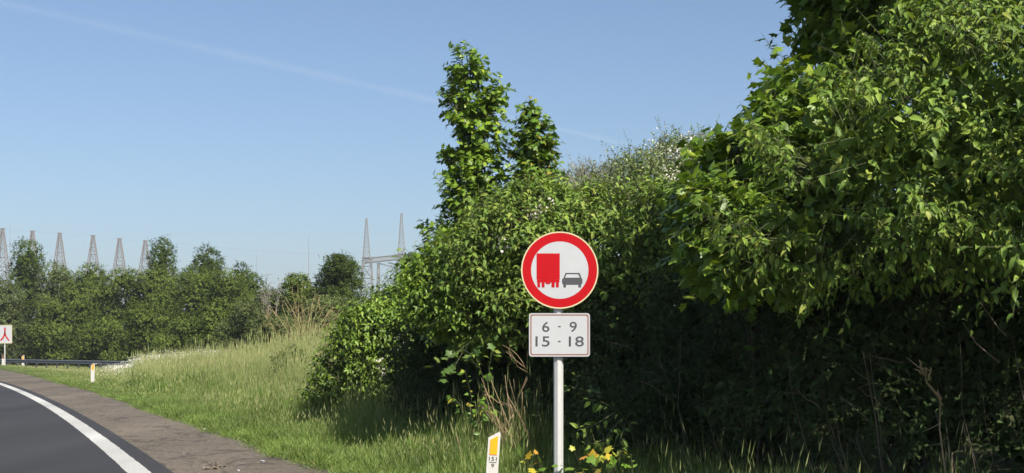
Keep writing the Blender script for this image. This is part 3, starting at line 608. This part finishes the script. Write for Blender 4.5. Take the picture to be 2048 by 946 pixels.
A = (p*np.array([1, 1, 0]) + np.array([0, 0, .012]) + r.normal(size=(n, 3))*np.array([.06, .06, .012]), nrm(r.normal(size=(n, 3))), nrm(r.normal(size=(n, 3))*.5+np.array([0, 0, 1])), r.uniform(.05, .10, n))
o = leaf_mesh('leaf_litter', SM, A, M['cane_grey'], None); tag(o, 'small heap of dry brown leaves on the shoulder', 'dry leaves')

# ------------------------------------------------------------------ the no-overtaking sign
D0 = 12.3; K = D0/F
def sx(u): return (u-CU)*K
def sz(v): return CH + (HV-v)*K
def cpx(x, y): return (sx(1020 + x/3.155), sz(440 + y/3.155))      # sign drawing units
c0 = (sx(1119.5), sz(540.3)); zb = float(gz(sx(1117.5), D0))
root = tag(empty('road_sign', (sx(1117.5), D0, zb)), 'round red ringed no overtaking sign for lorries with hours panel on pale post', 'road sign')
mb = MB(); PX = sx(1117.3); n8 = [(PX + .045*math.cos(a), D0+.065 + .045*math.sin(a)) for a in [R(22.5+12+45*i) for i in range(8)]]
z0, z1 = zb-.25, sz(470)
mb.add([(x, y, z0) for x, y in n8]+[(x, y, z1) for x, y in n8], [(i, (i+1) % 8, 8+(i+1) % 8, 8+i) for i in range(8)]+[list(range(8, 16))])
mb.build('post', M['steel'], root)
mb = MB(); mb.ring(c0, .0005, 76.5*K, D0, D0+.012, 96); disc = mb.build('disc', M['back'], root)
mb = MB(); mb.ring(c0, 74.7*K, 77.2*K, D0-.004, D0+.014, 96); mb.build('rim', M['rim'], disc)
mb = MB(); mb.ring(c0, 57.4*K, 74.6*K, D0-.003, D0-.0005, 96); mb.build('red_ring', M['sign_red'], disc)
mb = MB(); mb.ring(c0, .0005, 57.3*K, D0-.003, D0-.0005, 96); mb.build('white_field', M['sign_white'], disc)
fy0, fy1 = D0-.005, D0-.0032
mb = MB(); q = cpx
mb.prism([q(168,376), q(314,376), q(314,211), q(168,211)], fy0, fy1)
mb.prism([q(170,394), q(312,394), q(312,381), q(309,376.5), q(173,376.5), q(170,381)], fy0, fy1)
for a, b in ((173,190), (200,218), (262,282), (290,308)): mb.prism([q(a,425), q(b,425), q(b,394.5), q(a,394.5)], fy0, fy1)
mb.prism([q(240+16*math.cos(t), 394.5+11*math.sin(t)) for t in [R(180-i*18) for i in range(11)]], fy0, fy1)
mb.build('truck_symbol', M['sign_red'], disc)
mb = MB()
mb.prism([q(333,404), q(338,408), q(449,408), q(454,404), q(457,396), q(457,376), q(453,368), q(333,368), q(329,376), q(329,396)], fy0, fy1)
for a, b in ((337,353), (432,448)): mb.prism([q(a,425), q(b,425), q(b,408.5), q(a,408.5)], fy0, fy1)
mb.prism([q(337,367.5), q(345,367.5), q(358,341), q(350,334)], fy0, fy1); mb.prism([q(444,367.5), q(452,367.5), q(439,334), q(431,341)], fy0, fy1)
mb.prism([q(358.5,341), q(430.5,341), q(438.5,334), q(350.5,334)], fy0, fy1); mb.prism([q(345.5,367.5), q(443.5,367.5), q(443,364), q(346,364)], fy0, fy1)
mb.build('car_symbol', M['sign_dark'], disc)
def rrect(x0, x1, y0, y1, rr, n=6):
    P = []
    for cx, cy, a0 in ((x1-rr, y0+rr, 90), (x1-rr, y1-rr, 0), (x0+rr, y1-rr, -90), (x0+rr, y0+rr, -180)):
        for i in range(n+1): a = R(a0 - 90*i/n); P.append((cx+rr*math.cos(a), cy-rr*math.sin(a)))
    return [q(*p) for p in P][::-1]
def frame(mb, O, I, y0, y1):
    n = len(O)
    mb.add([(x, y0, z) for x, z in O]+[(x, y0, z) for x, z in I]+[(x, y1, z) for x, z in O]+[(x, y1, z) for x, z in I],
           [(i, (i+1) % n, n+(i+1) % n, n+i) for i in range(n)] + [(i, 2*n+i, 2*n+(i+1) % n, (i+1) % n) for i in range(n)] + [(n+i, n+(i+1) % n, 3*n+(i+1) % n, 3*n+i) for i in range(n)])
mb = MB(); mb.prism(rrect(121, 503, 589, 861, 17), D0, D0+.012); panel = mb.build('hours_panel', M['back'], root)
mb = MB(); mb.prism(rrect(136, 488, 604, 846, 11), D0-.003, D0-.0005); mb.build('white_field', M['sign_white'], panel)
mb = MB(); frame(mb, rrect(120, 504, 588, 862, 18), rrect(128, 496, 596, 854, 14), D0-.004, D0+.014); mb.build('rim', M['sign_white'], panel)
mb = MB(); frame(mb, rrect(128.3, 495.7, 596.3, 853.7, 14), rrect(135.7, 488.3, 603.7, 846.3, 11), D0-.003, D0-.0005); mb.build('border', M['brown_line'], panel)
for vv_ in (570, 600, 690):
    mb = MB(); mb.box(PX-.062, PX+.062, D0+.0145, D0+.125, sz(vv_+6), sz(vv_-6)); mb.build('clamp', M['steel'], root)

def text(s, box, y0, m, parent, name, bold=.0, depth=.0015, shear=0):
    """lettering s filling box = (x0, x1, z0, z1), facing -Y"""
    cu = bpy.data.curves.new('t', 'FONT'); cu.body = s; cu.size = 1; cu.offset = bold; cu.resolution_u = 6
    ob = bpy.data.objects.new('t', cu); COL.objects.link(ob); dg = bpy.context.evaluated_depsgraph_get(); me0 = ob.evaluated_get(dg).to_mesh()
    V = np.array([v.co[:2] for v in me0.vertices]); Fs = [list(p.vertices) for p in me0.polygons]
    ob.evaluated_get(dg).to_mesh_clear(); bpy.data.objects.remove(ob); bpy.data.curves.remove(cu)
    lo, hi = V.min(0), V.max(0); V = (V-lo)/(hi-lo)
    X = box[0] + V[:, 0]*(box[1]-box[0]); Zz = box[2] + V[:, 1]*(box[3]-box[2])
    me = bpy.data.meshes.new(name); me.from_pydata([(float(a), y0, float(b)) for a, b in zip(X, Zz)], [], Fs); me.materials.append(m); me.update()
    o = bpy.data.objects.new(name, me); COL.objects.link(o); o.parent = parent; o.matrix_parent_inverse = parent_matrix(parent).inverted(); return o
def tb(s, x0, x1, y0, y1, name='numeral'):
    a = q(x0, y1); b = q(x1, y0); text(s, (a[0], b[0], a[1], b[1]), D0-.0045, M['sign_dark'], panel, name, bold=.007)
tb('6', 203, 249, 642, 706); tb('9', 376, 422, 642, 706); tb('15', 161, 250, 734, 798); tb('18', 371, 466, 734, 798)
for (a, b) in ((305, 671), (304, 765)):
    mb = MB(); mb.prism([q(a, b+5), q(a+15, b+5), q(a+15, b-3), q(a, b-3)], D0-.0045, D0-.0032); mb.build('dash', M['sign_dark'], panel)

# ------------------------------------------------------------------ marker posts
def marker(label, u, d, h, wd, lean=0, number=False, group='white marker posts', band=True, z=None):
    x = (u-CU)/F*d; zb = float(gz(x, d)) if z is None else z
    root = tag(empty('marker_post', (x, d, zb)), label, 'marker post', group); hw = wd/2; t = wd*.42
    sl = wd*.62                                          # slanted head, higher on the right
    mb = MB(); zt = h
    V = [(-hw, 0, -.3), (hw, 0, -.3), (hw*.75, t, -.3), (-hw*.75, t, -.3), (-hw, 0, zt-sl), (hw*.8, 0, zt-.008), (hw, 0, zt-.03), (hw*.75, t, zt-.03), (-hw*.75, t, zt-sl)]
    mb.add(V, [(0,1,6,5,4), (1,2,7,6), (2,3,8,7), (3,0,4,8), (4,5,7,8), (5,6,7)])
    def part(mbx, nm, m):
        o = mbx.build(nm, m); o.parent = root; return o
    part(mb, 'body', M['white_plastic'])
    a = hw*.62; zr1 = zt-sl*.98; zr0 = zr1-wd*1.42
    mb = MB(); mb.prism([(-a, zr0), (a, zr0), (a, zr1+sl*.28), (-a, zr1-sl*.30)], -.006, .002); part(mb, 'reflector', M['orange'])
    if band:
        mb = MB(); mb.prism([(-hw*1.01, zt-sl*1.28), (hw*1.01, zt-sl*.42), (hw*1.01, zt-sl*.22), (-hw*1.01, zt-sl*1.08)], -.004, .002); part(mb, 'band', M['band'])
    if number:
        mb = MB(); mb.add([(.004+.004*math.cos(k_), -.002, zt-sl*.62+.004*math.sin(k_)) for k_ in np.linspace(0, 6.28, 9)[:-1]], [list(range(8))]); part(mb, 'screw', M['back'])
        P0 = zr0-.020
        for s_, bx in (('151', (-.036, .034, P0-.036, P0)), ('9', (-.012, .013, P0-.098, P0-.062))):
            o = text(s_, bx, -.003, M['black'], root, 'numeral', bold=.0); o.matrix_parent_inverse = Matrix()
        mb = MB(); mb.prism([(-.034, P0-.052), (.034, P0-.052), (.034, P0-.048), (-.034, P0-.048)], -.003, .001); part(mb, 'numeral_line', M['black'])
    root.rotation_euler = (0, R(lean), R(4))
    return root
marker('white marker post with orange reflector and number 151 over 9 beside the sign post', 984, 12.2, 12.2, .104) if False else None
zb = float(gz((982-CU)/F*12.2, 12.2)); zt = CH + (HV-861)/F*12.2
marker('white marker post with orange reflector and number 151 over 9 left of the sign', 979, 12.2, (zt-zb)/math.cos(R(4.5)), .108, lean=3.8, number=True, band=False)
marker('white marker post with orange reflector in the grass before the rail end', 185, 55.5, .86, .15, lean=1)
marker('small white marker post close beside the merge sign at the left edge', 6, 113, 1.08, .22)
marker('marker post showing its top above the guard rail near the merge sign', 46, 124, 1.12, .24)
marker('marker post showing its top at the right end of the guard rail', 257, 108, .98, .26)

# ------------------------------------------------------------------ merge sign at the left edge
DS = 112.0; KS = DS/F; xs = (9-CU)*KS
def fx(u): return (u-CU)*KS
def fz(v): return CH+(HV-v)*KS
zb = float(gz(xs, DS))
root = tag(empty('merge_sign', (xs, DS, zb)), 'white panel with red branching symbol on a thin post at the left edge', 'road sign')
mb = MB(); mb.tube([(xs, DS+.06, zb-.3), (xs, DS+.06, fz(655))], .05, 8); mb.build('post', M['steel'], root)
mb = MB(); mb.box(fx(-6), fx(24), DS, DS+.02, fz(686.5), fz(650)); pan = mb.build('panel', M['sign_white'], root)
mb = MB(); bw = 1.1
for (a, b, c_, d_) in ((-6.2, 24.2, 650, 650+bw), (-6.2, 24.2, 686.5-bw, 686.7), (-6.2, -6.2+bw, 650+bw, 686.5-bw), (24.2-bw, 24.2, 650+bw, 686.5-bw)):
    mb.box(fx(a), fx(b), DS-.012, DS-.002, fz(d_), fz(c_))
mb.build('border', M['rim'], pan)
mb = MB()
def limb(P, wd):
    P = np.array(P, float); t = nrm(np.gradient(P, axis=0)); n_ = np.stack([-t[:, 1], t[:, 0]], 1)
    A = P + n_*wd/2; B = P - n_*wd/2; m_ = len(P); V = [(fx(a), DS-.01, fz(b)) for a, b in np.concatenate([A, B])]
    mb.add(V, [(i, i+1, m_+i+1, m_+i) for i in range(m_-1)])
limb([(10, 655), (10, 661), (9.6, 667), (8, 672), (5.5, 676.5), (1.2, 681)], 3.0); mb2 = mb
limb([(9.8, 664), (10.6, 669), (12.2, 673), (14.8, 677), (18.2, 681)], 2.6)
mb.build('red_symbol', M['sign_red'], pan)

# ------------------------------------------------------------------ guard rail
ra = np.array([(-40-CU)/F*121, 121.]); rb = np.array([(262-CU)/F*100, 100.])
root = tag(empty('guard_rail', (float(rb[0]), 100, float(gz(*rb)))), 'dark steel guard rail along the far grass verge', 'guard rail')
n = 30; T_ = np.linspace(0, 1, n); PL = ra[None]*(1-T_[:, None]) + rb[None]*T_[:, None]; zr = np.interp(T_, [0, 1], [CH+(HV-721)/F*120, CH+(HV-726.5)/F*100])
dr = nrm(rb-ra); nn_ = np.array([dr[1], -dr[0]]); nn_ = nn_ if nn_[1] < 0 else -nn_
prof = [(0, .155), (.05, .145), (.08, .11), (.08, .06), (.02, .02), (.02, -.02), (.08, -.06), (.08, -.11), (.05, -.145), (0, -.155)]
V = []; 
for i in range(n):
    for o_, h_ in prof: V.append((*(PL[i]+nn_*o_), zr[i]+h_))
m_ = len(prof); Q = [(i*m_+k, i*m_+k+1, (i+1)*m_+k+1, (i+1)*m_+k) for i in range(n-1) for k in range(m_-1)]
mesh_np('beam', V, Q, M['rail'], root, smooth=True)
for i in range(0, n, 2):
    mb = MB(); x, y = PL[i]-nn_*.06; mb.box(x-.05, x+.05, y-.03, y+.03, float(gz(x, y))-.3, zr[i]+.12); mb.build('post', M['rail'], root)

# ------------------------------------------------------------------ far trees
def lobes(u, vt, vb, hw, d, r, n, conical=.3, dep=.9):
    n = n*2-2
    out = []; h = vb-vt
    for i in range(n):
        t = (i+.5)/n; v = vb - h*(.06 + .86*t); wl = hw*(1-conical*t**1.5)*math.sqrt(max(.2, 1-max(0, t-.55)**2*2.4))
        out.append(E(u + r.uniform(-1, 1)*wl*.6*(1-t*.5), v, wl*r.uniform(.42, .62), h*r.uniform(.11, .17), d + r.normal()*.8, hw*d/F*dep*r.uniform(.6, .9)))
    out.append(E(u, vt+h*.12, hw*.32, h*.12, d, hw*d/F*.35)); return out
def far_tree(name, label, u, vt, hw, d, m, seed, vb=735, dens=1.0, n=7, leaf=.24, conical=.35, cat_='tree', gap=-.75):
    r = np.random.default_rng(seed); el = lobes(u, vt, vb, hw*1.6, d, r, n, conical*.7)
    area = hw*2*(vb-vt); ns = int(area*.085*dens*(d/110)**0)
    b = on_ground(W(u, vb, d))
    return plant(name, label, cat_, el, RH, M[m], ns, 6, leaf*2.2, leaf, seed, b, .12*hw/45, n_fill=int(ns*.8), fill_len=leaf*2.2, group='trees beyond the guard rail' if d > 85 else None,
                 trunk_n=3, shell_kw=dict(freq=1.1, amp=.26, back=.25, gap=gap, inner=.66), shoot_kw=dict(droop=.25, jit=.5, tilt=.32, up=.4, nout=.9), stem_r=0)
FT = [
 ('tall dark cone shaped tree below the leftmost lattice masts', 58, 488, 44, 136, 'far_dark', 738, .8),
 ('olive tree behind the merge sign at the left edge', 0, 560, 55, 128, 'far_olive', 738, .3),
 ('loose grey olive tree right of the dark cone shaped tree', 118, 530, 44, 134, 'far_olive', 738, .3),
 ('low grey green tree above the rail right of the merge sign', 100, 600, 46, 126, 'far_green', 738, .25),
 ('dark tree with rounded head under the fourth lattice mast', 180, 532, 50, 130, 'far_green', 738, .35),
 ('broad dense dark green tree in the middle of the far row', 248, 540, 64, 124, 'far_green', 738, .2),
 ('tall pointed tree right of the last lattice mast', 326, 487, 40, 134, 'far_dark', 738, .75),
 ('feathery topped tree right of the tall pointed tree', 420, 505, 50, 130, 'far_dark', 738, .6),
 ('pale green broad tree below the feathery topped tree', 385, 545, 60, 114, 'far_green', 735, .2),
 ('bright green rounded tree right of the middle of the far row', 445, 545, 56, 112, 'far_green', 735, .25),
 ('small tree with ragged top left of the faint thin mast', 492, 540, 36, 118, 'far_dark', 735, .35),
 ('rounded green bush above the rail end', 215, 640, 48, 117, 'far_green', 735, .2),
 ('rounded olive bush above the white cow parsley', 300, 612, 52, 106, 'far_green', 733, .2),
 ('green bush above the right end of the cow parsley', 372, 640, 50, 100, 'far_green', 731, .2),
 ('dull olive bush where the bank begins to rise', 440, 605, 54, 92, 'far_green', 728, .2),
 ('grey olive bush on the bank crest left of the bare shrub', 500, 610, 50, 84, 'far_olive', 715, .2),
 ('dark green tree below the steel gantry', 684, 514, 54, 78, 'far_dark', 690, .3),
 ('green bush behind the ochre bare shrub', 592, 553, 46, 80, 'far_green', 690, .2),
 ('low bush to the right of the ochre bare shrub', 650, 600, 50, 66, 'far_olive', 690, .2),
 ('dull bush at the foot of the ochre bare shrub', 560, 640, 56, 64, 'far_olive', 705, .15),
 ('brownish olive bush left of the ochre bare shrub', 540, 585, 40, 86, 'far_olive', 712, .2),
 ('low dark bush in the gap of the far row', 150, 560, 40, 136, 'far_dark', 738, .2),
 ('small green bush in front of the tall pointed tree', 322, 540, 54, 124, 'far_green', 738, .25)]
for i, (lab, u, vt, hw, d, m, vb, con) in enumerate(FT):
    far_tree('far_tree' if vb-vt > 110 else 'far_bush', lab, u, vt, hw, d, m, 200+i, vb, leaf=.17 if d > 85 else .13, conical=con, dens=1.9 if d > 85 else 2.2, cat_='tree' if vb-vt > 110 else 'bush')
# bare ochre shrub
def bare(name, label, u, vb, hw, hv, d, m, seed, n, rad, upw=.9):
    r = np.random.default_rng(seed); b = on_ground(W(u, vb, d)); root = tag(empty(name, tuple(b)), label, 'shrub')
    for k in range(n):
        a = r.uniform(-1, 1); tip = W(u + a*hw*1.0, vb - hv*(1-.5*a*a)*r.uniform(.6, 1.05), d + r.normal()*.7); s = b + np.array([r.normal()*.25, r.normal()*.25, 0])
        mid = s*.45 + tip*.55 + np.array([(s[0]-tip[0])*.18, 0, .12*abs(tip[2]-s[2])]); mb = MB(); pts = [s*(1-t)**2+2*mid*t*(1-t)+tip*t*t for t in np.linspace(0, 1, 8)]
        mb.tube(pts, list(np.linspace(rad, rad*.25, 8)), 5)
        for _ in range(9):
            i = r.integers(3, 8); p0 = pts[i]; e = p0 + nrm((tip-s)*.5/np.linalg.norm(tip-s) + r.normal(size=3)*.45)*r.uniform(.3, .9)*hv*d/F*.33
            mb.tube([p0, (p0+e)/2+r.normal(size=3)*.03, e], [rad*.45, rad*.32, rad*.12], 4)
        mb.build('branch', M[m], root)
    return root
bare('bare_shrub', 'bare ochre branched shrub on the crest of the bank', 612, 680, 78, 100, 60, 'ochre_twig', 300, 30, .02)
bare('bare_tree', 'thin bare grey twigs poking above the bushes left of the ochre shrub', 543, 640, 26, 98, 76, 'grey_twig', 301, 9, .03)

# ------------------------------------------------------------------ lattice masts, gantry
def bar(mb, a, b, t):
    mb.tube([a, b], t, 4, cap=False)
def lattice(mb, x, y, zb, zt, w0, w1, n, t, power=1.0):
    lv = []
    for i in range(n+1):
        q_ = 1-(1-i/n)**1.25; z = zb+(zt-zb)*q_; ww = (w0+(w1-w0)*q_**power)/2
        lv.append([np.array([x+sx_*ww, y+sy_*ww, z]) for sx_, sy_ in ((-1,-1),(1,-1),(1,1),(-1,1))])
    for i in range(n):
        for k in range(4):
            l = (k+1) % 4; bar(mb, lv[i][k], lv[i+1][k], t*1.25)
            bar(mb, lv[i][k], lv[i+1][l], t*.75); bar(mb, lv[i][l], lv[i+1][k], t*.75)
            bar(mb, lv[i+1][k], lv[i+1][l], t*.7)
tops = []
ords = ('leftmost', 'second', 'third', 'fourth', 'fifth', 'rightmost')
for i, (u, vt, d) in enumerate(((5,458,430),(65,463,438),(119.5,467,446),(186,472,454),(239,478,462),(290.5,482,470))):
    k_ = d/F; x = (u-CU)*k_; zt = CH+(HV-vt)*k_; zb = float(gz(x, d))
    root = tag(empty('lattice_mast', (x, d, zb)), f'{ords[i]} of the six tapering lattice masts above the far trees', 'mast', 'row of six lattice masts')
    wb = 21.5*k_; w1 = 4.5*k_; v545 = CH+(HV-545)*k_; slope = (wb-w1)/(zt-v545); w0 = w1+slope*(zt-zb)
    mb = MB(); lattice(mb, x, d, zb, zt, w0, w1, 13, .105); mb.build('lattice', M['lattice'], root)
    mb = MB(); mb.tube([(x-.9, d, zt+.2), (x+.9, d, zt+.2)], .12, 5); mb.build('top_arm', M['lattice'], root)
    tops.append(np.array([x, d, zt+.3]))
x0 = tops[0] + (tops[0]-tops[1])*1.0
for a, b, lab in [(x0, tops[0], 'earth wire running out of the frame from the leftmost mast')] + [(tops[i], tops[i+1], f'earth wire between the {ords[i]} and the {ords[i+1]} mast') for i in range(5)] + [(tops[5], tops[5]+np.array([60, 30, -3]), 'earth wire running right from the rightmost mast')]:
    t = np.linspace(0, 1, 9); mb = MB(); mb.tube([a+(b-a)*q_-np.array([0, 0, 1.0*4*q_*(1-q_)*.5]) for q_ in t], .016, 4); tag(mb.build('overhead_wire', M['wire']), lab, 'wire', 'wires between the masts')
# gantry
d = 260.; k_ = d/F
def g(u, v, dd=0): return np.array([(u-CU)*k_, d+dd, CH+(HV-v)*k_])
root = tag(empty('steel_gantry', tuple(on_ground(g(767, 690)))), 'pale steel gantry of two tall lattice masts joined by a beam above the bushes', 'gantry')
for (u, vt, vb, w0) in ((733, 437, 515, 13), (803, 427, 508, 13)):
    mb = MB(); x = (u-CU)*k_; lattice(mb, x, d, CH+(HV-vb)*k_, CH+(HV-vt)*k_, w0*k_, 3*k_, 9, .045); mb.build('mast', M['gantry'], root)
for (ua, ub, va) in ((726, 742, 515), (795, 810, 508)):
    mb = MB(); zb = float(gz((ua-CU)*k_, d)); xa, xb = (ua-CU)*k_, (ub-CU)*k_
    zt = CH+(HV-va)*k_; cx = (xa+xb)/2; lattice(mb, cx, d, zb, zt, (xb-xa)*2.2, (xb-xa), 7, .075); mb.build('leg', M['gantry'], root)
mb = MB(); zb = float(gz(*g(757, 600)[:2])); lattice(mb, (757-CU)*k_, d, zb, CH+(HV-526)*k_, 1.3, .35, 7, .06); mb.build('leg', M['gantry'], root)
mb = MB(); A = [g(728, 517.5, -.6), g(806, 509, -.6), g(728, 526, -.6), g(806, 517.5, -.6)]; B = [p+np.array([0, 1.2, 0]) for p in A]
for P in (A, B):
    bar(mb, P[0], P[1], .10); bar(mb, P[2], P[3], .11)
    for i in range(15):
        t0, t1 = i/15, (i+1)/15; a = P[0]*(1-t0)+P[1]*t0; b = P[2]*(1-t1)+P[3]*t1; c_ = P[2]*(1-t0)+P[3]*t0; bar(mb, a, b, .05); bar(mb, a, c_, .03)
mb.build('beam', M['gantry'], root)
for (p0, p1) in ((g(759, 527), g(797, 537)), (g(776, 525), g(800, 531)), (g(805, 524), g(822, 529))):
    mb = MB(); bar(mb, p0, p1, .02); nd = 13
    for i in range(nd):
        c_ = p0+(p1-p0)*(i+.5)/nd; dv = nrm(p1-p0)*.05; mb.tube([c_-dv, c_+dv], [.17, .12], 7)
    mb.build('insulator_string', M['porcelain'], root)
mb = MB(); bar(mb, g(741, 516), g(746, 513), .09); mb.tube([g(803, 428.5), g(806, 428)], .12, 5); mb.build('floodlight', M['gantry'], root)
# far thin radio masts
for (u, vt, d, hw, lab) in ((513, 508, 900, .5, 'very faint short mast in the haze above the ragged tree'), (617.5, 470, 800, .6, 'thin faint mast above the green bush behind the ochre shrub'), (738+92, 488, 950, .5, 'very faint mast just right of the gantry'), (20, 450, 900, .4, 'hair thin mast between the first two lattice masts')):
    k2 = d/F; x = (u-CU)*k2; zb = float(gz(x, d)); zt = CH+(HV-vt)*k2
    root = tag(empty('thin_mast', (x, d, zb)), lab, 'mast'); mb = MB(); lattice(mb, x, d, zb, zt*.6, hw*2.6, hw*1.6, 9, .10); mb.build('lattice', M['lattice'], root)
    mb = MB(); mb.tube([(x, d, zt*.6), (x, d, zt)], [.22, .08], 5); mb.build('antenna', M['lattice'], root)

# ------------------------------------------------------------------ contrail
def volume_mat(name, dens, col, aniso=0.):
    m = bpy.data.materials.new(name); m.use_nodes = True; n = m.node_tree; n.nodes.clear()
    o = n.nodes.new('ShaderNodeOutputMaterial'); v = n.nodes.new('ShaderNodeVolumePrincipled'); v.inputs['Color'].default_value = (*col, 1); v.inputs['Density'].default_value = dens; v.inputs['Anisotropy'].default_value = aniso
    n.links.new(v.outputs[0], o.inputs['Volume']); return m
ALT = 3000.
def csky(u, v): sl = (HV-v)/F; d = (ALT-CH)/sl; return np.array([(u-CU)/F*d, d, ALT])
a = csky(-120, -23); b = csky(1330, 306); nseg = 60; r = np.random.default_rng(400)
root = tag(empty('contrail', tuple(a)), 'faint white vapour trail slanting down across the blue sky', 'contrail')
for nm, rw, dens in (('trail_core', 5, .0005), ('trail_veil', 13, .0002)):
    pts = [a+(b-a)*t for t in np.linspace(0, 1, nseg)]; rad = []
    for i, t in enumerate(np.linspace(0, 1, nseg)):
        rad.append(rw*pts[i][1]/F*(1+.12*math.sin(i*.9)+.10*math.sin(i*.37+1))*(1-.55*t)*min(1, (1.02-t)*5))
    mb = MB(); mb.tube(pts, rad, 20); o = mb.build(nm, volume_mat(nm, dens, (1, 1, 1), -.2), root, smooth=True)

# ------------------------------------------------------------------ haze
mb = MB(); mb.box(-3200, 3200, -1750, 1950, -1.6, 90)
tag(mb.build('haze', volume_mat('haze', .0002, (.80, .88, 1.0))), kind='stuff')
